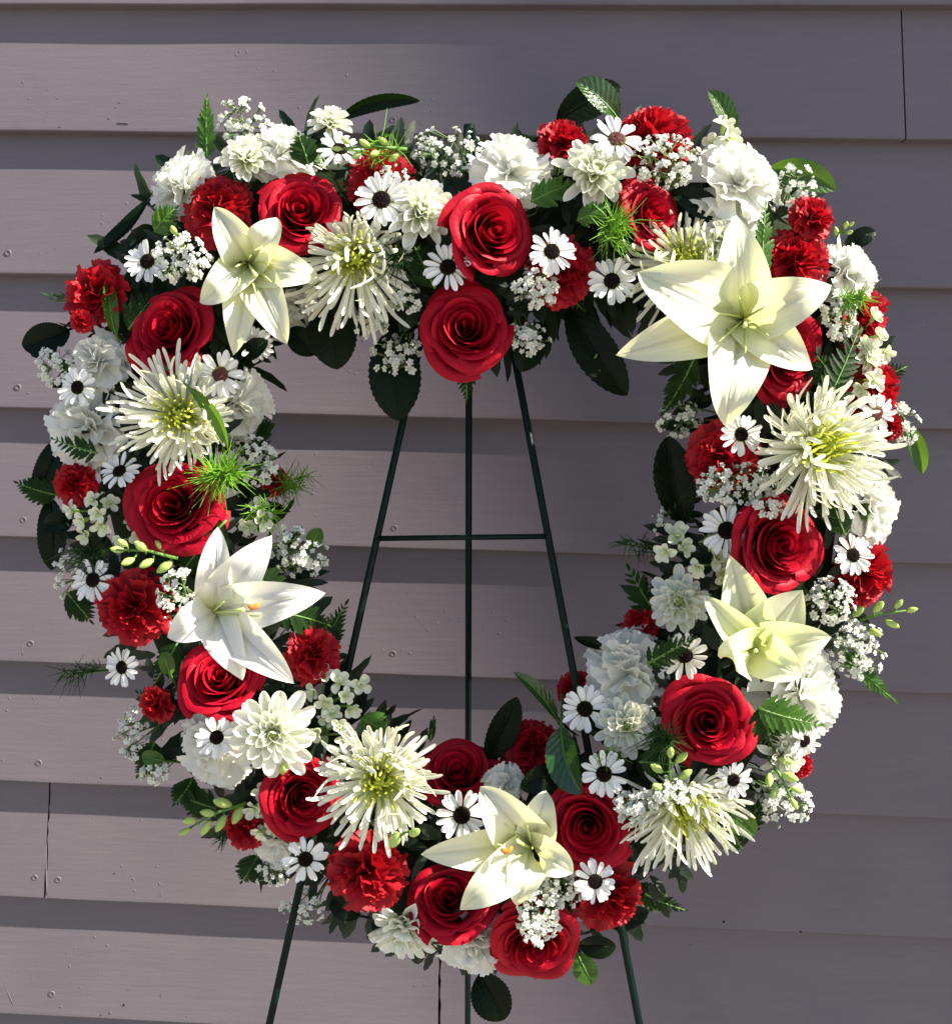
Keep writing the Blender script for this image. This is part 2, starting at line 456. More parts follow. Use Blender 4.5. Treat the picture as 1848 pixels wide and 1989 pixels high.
# ------------------------------------------------------------------ ring of the wreath
HEART = [(905, 500), (820, 470), (740, 430), (650, 405), (560, 405), (470, 430), (390, 500), (330, 590), (300, 690), (295, 800), (300, 910), (325, 1020), (360, 1130), (405, 1240),
         (460, 1350), (530, 1450), (610, 1545), (700, 1625), (800, 1690), (905, 1720), (1010, 1710), (1110, 1670), (1210, 1600), (1300, 1510), (1375, 1410), (1430, 1300),
         (1475, 1190), (1505, 1080), (1525, 970), (1545, 860), (1545, 740), (1515, 620), (1460, 520), (1380, 450), (1280, 410), (1180, 405), (1080, 430), (990, 470)]
def surf(px, py):
    """depth of the flower bed and the outward direction of the ring at a measured place"""
    best = None
    n = len(HEART)
    for i in range(n):
        ax, ay = HEART[i]; bx, by = HEART[(i+1) % n]
        dx, dy = bx-ax, by-ay
        t = max(0, min(1, ((px-ax)*dx+(py-ay)*dy)/(dx*dx+dy*dy)))
        qx, qy = ax+dx*t, ay+dy*t
        d = math.hypot(px-qx, py-qy)
        if best is None or d < best[0]: best = (d, px-qx, py-qy)
    d, ox, oy = best
    q = min(d/245, 1.0)
    y = .028 - .088*math.sqrt(max(0, 1-q*q))
    return y, ox/245, oy/245

WB = thing('wreath_base', 'dark heart-shaped moss ring buried under the flowers', 'wreath base', None, Matrix.Translation(V((0, .02, 1.1))))
WBO = V((0, .02, 1.1))
vs, fs = [], []
n = len(HEART); K = 12
for i, (hx, hy) in enumerate(HEART):
    c = at(hx, hy, .02)
    a = at(*HEART[i-1], .02); b = at(*HEART[(i+1) % n], .02)
    t = (b-a).normalized(); nx_ = t.cross(V((0, 1, 0))).normalized()
    for k in range(K):
        an = 2*PI*k/K
        rr = .046*(1+.12*noise.noise(V((i*.7, k*.9, 2))))
        vs.append(c + nx_*math.cos(an)*rr*1.05 + V((0, math.sin(an)*rr*.75, 0)) - WBO)
for i in range(n):
    for k in range(K):
        fs.append((i*K+k, i*K+(k+1) % K, ((i+1) % n)*K+(k+1) % K, ((i+1) % n)*K+k))
part('moss_ring', mk('moss_ring', vs, fs, M['moss']), WB)

def place(px, py, front, tx, ty, spin, D, hfrac):
    """matrix of a flower of diameter D units seen at px,py, its face leaning by tx (right), ty (up)"""
    y, ox, oy = surf(px, py)
    if tx is None: tx, ty = .8*ox, -.8*oy
    nrm = (TOC + RIGHT*tx + UP*ty).normalized()
    anchor = at(px, py, y - front/1000.0)
    s = D*pxm(anchor)
    return frame(nrm, spin, anchor - nrm*(hfrac*s), s), s

# ------------------------------------------------------------------ petal shapes
def rose_petals(seed):
    rnd = random.Random(seed)
    out = []
    n = 25
    opn = rnd.uniform(.68, .84)
    for k in range(n):
        q = k/(n-1)
        r = .032 + .405*q**opn
        phi = k*2.39996 + rnd.uniform(-.25, .25)
        al = 1.75 - .72*q**.6 + rnd.uniform(-.1, .1)
        h = .43 + .035*math.sin(PI*min(1, q*1.8)) - .15*q**2.2 + rnd.uniform(-.012, .012)
        lip = .010 + .075*q**1.3 + rnd.uniform(0, .03)*q
        ph = rnd.uniform(0, 6); tw = rnd.uniform(.06, .13)
        pt = .035*q + rnd.uniform(0, .02)*q
        NU, NV = 17, 13
        vs, ts = [], []
        for j in range(NV):
            v = j/(NV-1)
            for i in range(NU):
                u = -1+2*i/(NU-1)
                ang = phi + al*u*(.55+.45*min(1, v*2.2))
                rim = h*(1-.26*abs(u)**3) + pt*max(0, 1-abs(u)*2.2)
                z = rim*v
                rad = r*(.30+.70*math.sin(min(1, v)*PI/2*.96)**.8)*(1+tw*u)
                s = max(0, (v-.68)/.32)
                rad += lip*s*s*(1-.4*u*u)
                z -= lip*1.0*s**2.6*(1-.3*u*u)
                rad += (.010+.018*q)*math.sin(3.1*u+ph)*v*v
                z += .010*math.sin(5*u+ph*2)*s*q
                vs.append(V((rad*math.cos(ang), rad*math.sin(ang), z))); ts.append(v)
        out.append(mk('petal', vs, grid_faces(NU, NV), M['rose'], ts, uvals=[-1+2*(i % NU)/(NU-1) for i in range(NU*NV)]))
    # wide guard petals
    for k in range(3):
        phi = k*2.2 + rnd.uniform(-.3, .3); al = rnd.uniform(.75, .95); ph = rnd.uniform(0, 6)
        R = rnd.uniform(.43, .50); NU, NV = 15, 9
        vs, ts = [], []
        for j in range(NV):
            v = j/(NV-1)
            for i in range(NU):
                u = -1+2*i/(NU-1)
                ang = phi+al*u*(.6+.4*v)
                rim = 1-.22*abs(u)**3+.05*max(0, 1-abs(u)*2.5)
                rad = R*(.2+.8*v**.8)*rim
                z = .32*math.sin(v*PI*.60)*(1-.1*u*u) + .02*math.sin(4*u+ph)*v
                vs.append(V((rad*math.cos(ang), rad*math.sin(ang), z))); ts.append(v)
        out.append(mk('petal', vs, grid_faces(NU, NV), M['rose'], ts, uvals=[-1+2*(i % NU)/(NU-1) for i in range(NU*NV)]))
    return out

def carnation_petals(seed, mat, n=28, soft=1.0):
    rnd = random.Random(seed)
    out = []
    for k in range(n):
        q = (k+.5)/n
        th = math.radians(6 + 98*q**.75 + rnd.uniform(-6, 6)); ph = k*2.39996 + rnd.uniform(-.3, .3)
        d = V((math.sin(th)*math.cos(ph), math.sin(th)*math.sin(ph), math.cos(th)))
        w = V((-math.sin(ph), math.cos(ph), 0))
        rot = rnd.uniform(-1.3, 1.3)*(1-q)**.6 + rnd.uniform(-.25, .25)
        w = Matrix.Rotation(rot, 3, d) @ w
        nn = d.cross(w)
        Ln = (.43+.07*q)*rnd.uniform(.82, 1.10); Wd = (.22+.17*q)*rnd.uniform(.8, 1.25)
        am = (.082-.022*q)*rnd.uniform(.7, 1.3)*soft; fr = rnd.uniform(2.8, 5.2); p1 = rnd.uniform(0, 6); p2 = rnd.uniform(0, 6)
        NU, NV = 19, 6
        vs, ts = [], []
        for j in range(NV):
            v = j/(NV-1)
            for i in range(NU):
                u = -1+2*i/(NU-1)
                zig = (.018 if i % 2 else -.012)*soft if j == NV-1 else 0
                rad = Ln*(v*(1-.16*u*u*v)) + zig
                wid = Wd*u*(.12+.88*v**1.25)
                ruf = am*v**1.8*(math.sin(fr*u+p1)+.5*math.sin(2.3*fr*u+p2)) - .08*v*v*q*1.0
                p = d*rad + w*wid + nn*ruf*(1 if q < .8 else 1)
                p.z = p.z*.85 + .10
                vs.append(p); ts.append(v)
        out.append(mk('petal', vs, grid_faces(NU, NV), mat, ts))
    return out

def strip_petal(name, mat, width, cup, up, side, NU=5, NV=9, tipround=.55, tube_=0, hook=0, notch=0):
    """petal of length 1 lying along +x"""
    vs, ts = [], []
    for j in range(NV):
        v = math.sin(PI/2*j/(NV-1))
        w = width*.5*min(1, (.25+.75*(v/.5)**.8) if v < .5 else 1)
        if tube_: w = width*.5*(.55+.45*v)
        if v > tipround: w *= math.sqrt(max(0.0, 1-((v-tipround)/(1.0001-tipround))**2))*.97+.03
        for i in range(NU):
            u = -1+2*i/(NU-1)
            x = v - notch*(1-abs(u))*max(0, (v-.8)/.2)
            z = up*v*v + cup*u*u*w*2 + hook*max(0, v-.7)**2*8
            if tube_:
                a = u*1.7*(1 - .35*max(0, (v-.8)/.2))
                yy = w*math.sin(a); z += w*(1-math.cos(a))*tube_
            else: yy = w*u
            x -= hook*.5*max(0, v-.75)
            vs.append(V((x, yy + side*v*v, z))); ts.append(v)
    return mk(name, vs, grid_faces(NU, NV), mat, ts)

DAISYP = [strip_petal('petal', M['daisy'], .35, .25, a, b, tipround=.72, notch=.05) for a, b in ((-.05, 0), (.05, .05), (-.14, -.05), (.12, 0))]
MUMP = [strip_petal('petal', M['mum'], .40, .55, a, b, NV=10, tipround=.70) for a, b in ((.16, 0), (.28, .06), (.05, -.05), (.2, .03))]
MUMG = [strip_petal('petal', M['mumgreen'], .36, .8, a, 0, NV=6, tipround=.6) for a in (.3, .5)]
SPID = [strip_petal('petal', M['spider'], .068, 0, a, b, NU=5, NV=12, tipround=.93, tube_=1.0, hook=h) for a, b, h in
        ((.10, .02, .05), (.22, -.08, .3), (.0, .10, .1), (-.12, -.03, .2), (.16, .12, .5), (-.05, -.12, .0))]
SPIDG = [strip_petal('petal', M['spidergreen'], .17, 0, a, b, NU=4, NV=7, tipround=.8, tube_=1.0, hook=.4) for a, b in ((.25, .05), (.4, -.06))]

def disc_mesh(mat, seed):
    rnd = random.Random(seed)
    vs, ts, fs = [V((0, 0, .07))], [1.0], []
    NR, NS = 6, 20
    for j in range(1, NR+1):
        r = .172*j/NR
        for k in range(NS):
            a = 2*PI*(k+.5*(j % 2))/NS
            z = .07*math.sqrt(max(0, 1-(j/NR)**2)) + rnd.uniform(-.008, .012)
            vs.append(V((r*math.cos(a), r*math.sin(a), z))); ts.append(1-j/NR*.95)
    for k in range(NS): fs.append((0, 1+k, 1+(k+1) % NS))
    for j in range(NR-1):
        for k in range(NS):
            a = 1+j*NS
            fs.append((a+k, a+NS+k, a+NS+(k+1) % NS, a+(k+1) % NS))
    return mk('disc', vs, fs, mat, ts, smooth=False)
DISC = {'dark': disc_mesh(M['discdark'], 1), 'pink': disc_mesh(M['discpink'], 2)}

def lathe(name, prof, mat, n=10):
    vs, fs, ts = [], [], []
    for r, z in prof:
        for k in range(n):
            vs.append(V((r*math.cos(2*PI*k/n), r*math.sin(2*PI*k/n), z))); ts.append(.5)
    for j in range(len(prof)-1):
        for k in range(n):
            fs.append((j*n+k, j*n+(k+1) % n, (j+1)*n+(k+1) % n, (j+1)*n+k))
    return mk(name, vs, fs, mat, ts)
CALYX = lathe('calyx', [(.02, -.18), (.06, -.16), (.075, -.02), (.085, .09), (.10, .13)], M['stem'])
STEM = lathe('stem', [(.028, -.5), (.03, -.2), (.03, .02)], M['stem'], 7)

ROSES = [rose_petals(s) for s in (11, 23, 37, 51)]
REDC = [carnation_petals(s, M['redc']) for s in (3, 14, 15)]
WHITEC = [carnation_petals(s, M['whitec'], 30, .75) for s in (9, 26, 5)]
rnd = random.Random(99)

def T3(phi, r0, z0, elev, L, W, roll=0):
    return (Matrix.Rotation(phi, 4, 'Z') @ Matrix.Translation((r0, 0, z0)) @ Matrix.Rotation(-elev, 4, 'Y')
            @ Matrix.Rotation(roll, 4, 'X') @ Matrix.Diagonal((L, W, W, 1)))

# ------------------------------------------------------------------ flower makers
def rose(px, py, D, label, tx=None, ty=None, front=12, var=0, spin=0, sx=1):
    m, s = place(px, py, front, tx, ty, spin, D, .40)
    if sx != 1: m = m @ Matrix.Rotation(-spin, 4, 'Z') @ Matrix.Diagonal((sx, 1, 1, 1)) @ Matrix.Rotation(spin, 4, 'Z')
    t = thing('red_rose', label, 'rose', 'red roses in the wreath', m)
    for me in ROSES[var % len(ROSES)]: part('petal', me, t)
    part('calyx', CALYX, t); part('stem', STEM, t, Matrix.Translation((0, 0, -.12)))
    return t

def carnation(px, py, D, label, white=False, tx=None, ty=None, front=8, var=0, spin=0, squash=1):
    m, s = place(px, py, front, tx, ty, spin, D*(1.12 if white else .98), .36)
    if squash != 1: m = m @ Matrix.Diagonal((squash, 1, 1, 1))
    t = thing('white_carnation' if white else 'red_carnation', label, 'carnation', ('white' if white else 'red')+' carnations in the wreath', m)
    for me in (WHITEC if white else REDC)[var % 3]: part('petal', me, t)
    part('calyx', CALYX, t); part('stem', STEM, t, Matrix.Translation((0, 0, -.12)))
    return t

def daisy(px, py, D, label, tx=None, ty=None, front=22, disc='dark', spin=0):
    D *= 1.07*rnd.uniform(.95, 1.05)
    spin = spin or rnd.uniform(0, 6)
    m, s = place(px, py, front, (tx or 0)+rnd.uniform(-.15, .15), (ty or 0)+rnd.uniform(-.15, .15), spin, D, .05)
    t = thing('white_daisy', label, 'daisy', 'white daisy chrysanthemums in the wreath', m)
    n = rnd.choice((15, 16, 17))
    for k in range(n):
        L = .36*rnd.uniform(.82, 1.10)
        part('petal', rnd.choice(DAISYP), t, T3(2*PI*k/n+rnd.uniform(-.14, .14), .14, 0, rnd.gauss(.08, .17), L, .36*rnd.uniform(.75, 1.12), rnd.uniform(-.45, .45)))
    for k in range(7):
        part('petal', rnd.choice(DAISYP), t, T3(2*PI*k/7+rnd.uniform(-.3, .3), .12, -.02, rnd.uniform(-.15, .0), .36, .36))
    part('disc', DISC[disc], t)
    part('stem', STEM, t, Matrix.Translation((0, 0, -.03)))
    return t

def mum(px, py, D, label, tx=None, ty=None, front=10, spin=0, green=True, lop=(0, 0)):
    m, s = place(px, py, front, tx, ty, 0, D, .14)
    t = thing('white_chrysanthemum', label, 'chrysanthemum', 'white button chrysanthemums in the wreath', m)
    n = 54
    for k in range(n):
        q = k/(n-1)                      # 0 outer, 1 inner
        phi = k*2.39996+spin
        el = -.18 + 1.2*q**1.2 + rnd.uniform(-.2, .2)
        L = (.52-.28*q)*rnd.uniform(.80, 1.08)*(1+lop[0]*math.cos(phi)+lop[1]*math.sin(phi))
        W = (.50-.18*q)*rnd.uniform(.75, 1.1)
        part('petal', rnd.choice(MUMP), t, T3(phi, .02+.03*(1-q), .02+.10*q, el, L, W*.9, rnd.uniform(-.2, .2)))
    for k in range(16 if green else 8):
        phi = k*2.39996
        part('petal', rnd.choice(MUMG) if green else rnd.choice(MUMP), t, T3(phi, .012+.004*k*.4, .10, 1.3-.02*k, .13, .22))
    part('calyx', CALYX, t, Matrix.Translation((0, 0, -.06)) @ Matrix.Scale(.8, 4)); part('stem', STEM, t, Matrix.Translation((0, 0, -.15)))
    return t

def spider(px, py, D, label, tx=None, ty=None, front=22, spin=0, lop=(0, 0), droop=0.0):
    m, s = place(px, py, front, tx, ty, 0, D, .06)
    t = thing('spider_chrysanthemum', label, 'chrysanthemum', 'white spider chrysanthemums in the wreath', m)
    n = 165
    for k in range(n):
        q = k/(n-1)
        phi = k*2.39996+spin+rnd.uniform(-.1, .1)
        el = -.22 + .95*q**1.5 + rnd.uniform(-.16, .16)
        f = max(.35, 1+lop[0]*math.cos(phi)+lop[1]*math.sin(phi))
        L = (.52-.20*q)*rnd.uniform(.8, 1.08)*f
        part('petal', rnd.choice(SPID), t, T3(phi, .030+.02*q, .01+.03*q, el, L, .50*rnd.uniform(.85, 1.2), rnd.uniform(-.6, .6)))
    for k in range(70):
        phi = k*2.39996
        part('petal', rnd.choice(SPIDG), t, T3(phi, .006+.0013*k, .05, 1.40-.012*k, .15+.0015*k, .15, rnd.uniform(-.3, .3)))
    part('calyx', CALYX, t, Matrix.Translation((0, 0, -.06)) @ Matrix.Scale(.6, 4)); part('stem', STEM, t, Matrix.Translation((0, 0, -.1)) @ Matrix.Scale(.6, 4))
    return t

def lily_petal(P0, P1, P2, P3, W, cup, seed, mat, ruf=.0):
    NU, NV = 13, 19
    rn = random.Random(seed); ph = rn.uniform(0, 6)
    vs, ts = [], []
    for j in range(NV):
        t = j/(NV-1)
        c = bez(P0, P1, P2, P3, t)
        tg = (bez(P0, P1, P2, P3, min(1, t+.02)) - bez(P0, P1, P2, P3, max(0, t-.02))).normalized()
        lat = tg.cross(TOC)
        if lat.length < .05: lat = tg.cross(UP)
        lat.normalize()
        nr = lat.cross(tg).normalized()
        w = W*.60*(.42*(1-t)**3 + 2.28*t**.86*(1-t)**.98)
        if t > .97: w *= .5
        for i in range(NU):
            u = -1+2*i/(NU-1)
            z = cup*w*(u*u) - .10*w*math.exp(-(u*8)**2) + .13*w*math.exp(-((abs(u)-.17)*8)**2)
            z += ruf*w*math.sin(7*t+ph+(2 if u > 0 else 0))*u*u
            vs.append(c + lat*(w*u) + nr*z); ts.append(t)
    return vs, grid_faces(NU, NV), ts

def lily(cx, cy, label, petals, front, throat=45, mat='lily', stamens=6, anther=None, sdir=(0, 0), slen=55):
    """petals: (tip x, tip y, width, tip front mm, bulge front mm, cup)"""
    c = at(cx, cy, -front/1000+throat/1000)
    cf = at(cx, cy, -front/1000)
    s = pxm(cf)
    t = thing('white_lily', label, 'lily', 'white lilies in the wreath', Matrix.Translation(c))
    for k, (tx, ty, w, tf, bf, cup) in enumerate(petals):
        P3 = at(tx, ty, -(tf-8)/1000)
        mx, my = cx+(tx-cx)*.10, cy+(ty-cy)*.10
        P1 = at(mx, my, -(front-throat*.35)/1000)
        P2 = at(cx+(tx-cx)*.58, cy+(ty-cy)*.58, -bf/1000)
        P2 = P2 + (P2-bez(c, P1, P2, P3, .66))*.9
        v, f, ts = lily_petal(c, P1, P2, P3, w*s, cup, k+int(cx), M[mat], .16)
        part('petal', mk('petal', [p-c for p in v], f, M[mat], ts, uvals=[-1+2*(i % 13)/12 for i in range(len(v))]), t)
    for k in range(stamens+1):
        a = k*2*PI/max(1, stamens)+.4
        e = at(cx+slen*math.cos(a)*(.9 if k < stamens else .1)+sdir[0], cy+slen*math.sin(a)*(.9 if k < stamens else .1)+sdir[1], -(front+(8 if k < stamens else 16))/1000)
        m = c.lerp(e, .55)+TOC*.008
        pts = [bez(c, c+TOC*.015, m, e, q/6)-c for q in range(7)]
        r = .0009 if k < stamens else .0013
        vf = tube(pts, [r]*6+[r*(.5 if k < stamens else 1.5)], 6)
        part('stamen' if k < stamens else 'pistil', mk('stamen', vf[0], vf[1], M['filament'], [.6]*len(vf[0])), t)
    if anther:
        p = at(anther[0], anther[1], -(front+anther[2])/1000)-c
        vf = tube([p+RIGHT*-.0045+UP*.001, p+RIGHT*-.002-UP*.001, p+RIGHT*.002, p+RIGHT*.004+UP*.003], [.0012, .0024, .0022, .001], 7)
        part('anther', mk('anther', vf[0], vf[1], M['anther'], [.8]*len(vf[0])), t)
    return t

# baby's breath
def floret_mesh(seed):
    rn = random.Random(seed); b = MB()
    for lay in range(2):
        for k in range(5):
            a = 2*PI*(k+.5*lay)/5+rn.uniform(-.2, .2); el = (.25 if lay == 0 else .9)+rn.uniform(-.2, .2); L = .5 if lay == 0 else .34
            d = V((math.cos(a)*math.cos(el), math.sin(a)*math.cos(el), math.sin(el))); w = V((-math.sin(a), math.cos(a), 0))*.21
            up = V((0, 0, 1))*.04
            vs = [V((0, 0, 0)), d*L*.6+w+up, d*L*.6-w+up, d*L*1.02+w*.5, d*L*1.02-w*.5, d*L*.62-up]
            b.add((vs, [(0, 1, 5), (0, 5, 2), (5, 1, 3), (5, 4, 2), (5, 3, 4)]), [0, .6, .6, 1, 1, .6])
    vf = tube([V((0, 0, -.35)), V((0, 0, 0))], [.03, .10], 5); b.add(vf, [0]*len(vf[0]))
    return b.mesh('floret', M['floret'])
FLOR = [floret_mesh(s) for s in (1, 2, 3, 4)]
FBUD = lathe('floret_bud', [(.02, -.3), (.12, -.22), (.22, 0), (.16, .2), (.02, .28)], M['floret'], 6)

def sprig(px, py, w, h, n, label, front=26, base=None, size=14.5, buds=.15):
    n = int(n*1.5)
    y, ox, oy = surf(px, py)
    yc = y - front/1000
    c = at(px, py, yc); s = pxm(c)
    if base is None: base = (px-ox*120, py-oy*120)
    B = at(base[0], base[1], yc+.045)
    t = thing('babys_breath', label, "baby's breath", "baby's breath sprigs in the wreath", Matrix.Translation(B))
    sb = MB()
    nn = max(3, n//7)
    nodes = []
    for k in range(nn):
        a = rnd.uniform(0, 2*PI); r = math.sqrt(rnd.random())*.3
        nodes.append(at(px+w*r*math.cos(a), py+h*r*math.sin(a), yc+.014+rnd.uniform(-.006, .006)))
    for q in nodes:
        vf = tube([V((0, 0, 0)), (q-B)*.5+V((0, 0, rnd.uniform(-.004, .004))), q-B], .00065, 4); sb.add(vf, [.5]*len(vf[0]))
    for k in range(n):
        a = rnd.uniform(0, 2*PI); r = math.sqrt(rnd.random())*.5
        p = at(px+w*r*math.cos(a), py+h*r*math.sin(a), yc+rnd.uniform(-.012, .010)+.02*(r*2)**2)
        q = min(nodes, key=lambda z: (z-p).length)
        vf = tube([q-B, (q-B).lerp(p-B, .5)+V((0, .002, 0)), p-B], .00045, 3, False); sb.add(vf, [.5]*len(vf[0]))
        nr = (TOC*.8 + (p-q).normalized()*.9 + V((rnd.uniform(-.4, .4), rnd.uniform(-.3, .1), rnd.uniform(-.2, .6)))).normalized()
        sz = size*s*rnd.uniform(.7, 1.2)
        part('floret', FBUD if rnd.random() < buds else rnd.choice(FLOR), t, frame(nr, rnd.uniform(0, 6), p-B, sz if sz > 0 else .005))
    part('stem', sb.mesh('stem', M['thinstem']), t)
    return t

# stock / larkspur spikes: loose florets, each with five petals
STKP = [strip_petal('petal', M['stock'], .62, .35, a, b, NU=5, NV=6, tipround=.6, notch=.06) for a, b in ((.12, 0), (-.1, .08), (.25, -.06))]
SCAL = lathe('calyx', [(.03, -.45), (.09, -.3), (.11, -.02), (.03, .05)], M['bud'], 7)
def stock(px, py, w, h, n, label, front=18, size=44, ty=None, tx=None):
    y, ox, oy = surf(px, py)
    yc = y-front/1000
    B = at(px-ox*60, py-oy*60, yc+.03)
    t = thing('stock_spike', label, 'stock flower', 'pale stock flower spikes in the wreath', Matrix.Translation(B))
    sb = MB()
    for k in range(n):
        a = k*2.39996; r = math.sqrt((k+.5)/n)*.42
        fx, fy = px+w*r*math.cos(a), py+h*r*math.sin(a)
        p = at(fx, fy, yc+.022*(2*r)**2+rnd.uniform(-.004, .004))
        nr = (TOC + RIGHT*(.9*r*2*math.cos(a)+(tx or .3*ox)) + UP*(-.9*r*2*math.sin(a)+(ty if ty is not None else -.3*oy))).normalized()
        s = size*pxm(p)*rnd.uniform(.8, 1.1)
        f = part('floret', SCAL, t, frame(nr, rnd.uniform(0, 6), p-B, s))
        for j in range(5):
            part('petal', rnd.choice(STKP), f, T3(2*PI*j/5+rnd.uniform(-.2, .2), .03, .02, rnd.uniform(.0, .6), .50*rnd.uniform(.85, 1.1), .62, rnd.uniform(-.4, .4)))
        for j in range(3):
            part('petal', rnd.choice(STKP), f, T3(2*PI*j/3+1, .01, .04, rnd.uniform(.8, 1.2), .26, .36))
        vf = tube([V((0, 0, 0)), p-B-nr*s*.3], .0011, 5); sb.add(vf, [.5]*len(vf[0]))
    part('stem', sb.mesh('stem', M['stem']), t)
    return t

BUDM = lathe('bud', [(.03, -.5), (.15, -.40), (.27, -.12), (.27, .12), (.16, .38), (.03, .5)], M['bud'], 9)
def budspray(bx, by, tx, ty, n, label, front=20, size=34, spread=30, wid=.9):
    y, ox, oy = surf((bx+tx)/2, (by+ty)/2)
    y0 = y-front/1000
    A, E = at(bx, by, y0+.012), at(tx, ty, y0-.004)
    t = thing('bud_spray', label, 'flower buds', 'green bud sprays in the wreath', Matrix.Translation(A))
    sb = MB(); vf = tube([A-A, (E-A)*.5+V((0, 0, .003)), E-A], [.0016, .0013, .0008], 6); sb.add(vf, [.5]*len(vf[0]))
    ax = (E-A).normalized(); sd = ax.cross(TOC).normalized()
    s0 = pxm(A)
    for k in range(n):
        q = .2+.8*k/max(1, n-1); root = A.lerp(E, q-.08)
        sg = 1 if k % 2 else -1
        if k == n-1: sg = 0
        p = A.lerp(E, q)+sd*(sg*spread*s0*rnd.uniform(.7, 1.1))*(1.15-.5*q)+TOC*rnd.uniform(-.004, .008)
        d = (p-root).normalized() if sg else ax
        d = (d+ax*.5+TOC*.2).normalized()
        sz = size*s0*rnd.uniform(.8, 1.1)*(1.1-.35*q)
        x = d.cross(TOC).normalized(); yv = d.cross(x)
        m = Matrix((x, yv, d)).transposed().to_4x4()
        part('bud', BUDM, t, Matrix.Translation(p-A) @ m @ Matrix.Diagonal((sz*wid, sz*wid, sz, 1)))
        vf = tube([root-A, p-A-d*sz*.45], .0008, 5); sb.add(vf, [.5]*len(vf[0]))
    part('stem', sb.mesh('stem', M['stem']), t)
    return t

# leaves
def leaf_geo(A, E, ctrl, W, fold, roll, serr, seed, NV=31):
    rn = random.Random(seed)
    NU = 9
    vs, ts = [], []
    for j in range(NV):
        t = j/(NV-1)
        c = A*(1-t)**2+ctrl*2*t*(1-t)+E*t*t
        tg = ((E-ctrl)*t+(ctrl-A)*(1-t)).normalized()
        lat = tg.cross(TOC)
        if lat.length < .05: lat = tg.cross(UP)
        lat.normalize()
        lat = Matrix.Rotation(roll, 3, tg) @ lat
        nr = lat.cross(tg)
        w = W*.5*(2.05*max(t, .0)**.75*(1-t)**.72)
        for i in range(NU):
            u = -1+2*i/(NU-1)
            ww = w*(1+(serr*(1 if j % 2 else -1) if abs(u) == 1 else 0))
            z = fold*abs(u)*w + .05*w*math.sin(9*t+rn.random()*.3)*u*u - .05*w*(1 if i == 4 else 0)
            vs.append(c+lat*(ww*u)+nr*z); ts.append(.9 if i != 4 else .0)
    return vs, grid_faces(NU, NV), ts

def leaf(bx, by, tx, ty, w, label, f0=0, f1=0, curve=0, fold=.25, roll=0, mat='leafdark', bend=8, serr=.03):
    A, E = at(bx, by, -f0/1000), at(tx, ty, -f1/1000)
    dx, dy = tx-bx, ty-by; L = math.hypot(dx, dy) or 1
    C_ = at((bx+tx)/2+dy/L*curve, (by+ty)/2-dx/L*curve, -((f0+f1)/2+bend)/1000)
    s = pxm(A)
    v, f, ts = leaf_geo(A, E, C_, w*s, fold, roll, serr, int(bx+ty))
    t = thing('broad_leaf', label, 'leaf', 'broad leaves in the wreath', Matrix.Translation(A))
    part('blade', mk('blade', [p-A for p in v], f, M[mat], ts, uvals=[(i//9)/30 - .22*abs(-1+2*(i % 9)/8) for i in range(len(v))]), t)
    d = (C_-A).normalized()
    pts = [-d*.03+V((0, .012, 0)), V((0, 0, 0))]
    for q in (.15, .35, .6, .85): pts.append(A*(1-q)**2+C_*2*q*(1-q)+E*q*q-A+TOC*.0002)
    vf = tube(pts, [.0013, .0012, .0010, .0008, .0005, .0003], 5)
    part('midrib', mk('midrib', vf[0], vf[1], M['stem'] if mat != 'leafdark' else M['leafdark'], [.3]*len(vf[0])), t)
    return t

def leaflet_mesh(mat):
    NU, NV = 5, 9
    vs, ts = [], []
    for j in range(NV):
        t = j/(NV-1)
        w = .19*(2.1*(t+.02)**.5*(1-t)**.8)
        for i in range(NU):
            u = -1+2*i/(NU-1)
            ww = w*(1+(.16 if j % 2 else -.12 if abs(u) == 1 else 0))
            vs.append(V((t, ww*u, .18*abs(u)*w-.12*t*t))); ts.append(t)
    return mk('leaflet', vs, grid_faces(NU, NV), mat, ts, smooth=False)
LEAFLET = {'fern': leaflet_mesh(M['fern']), 'ferngreen': leaflet_mesh(M['ferngreen'])}

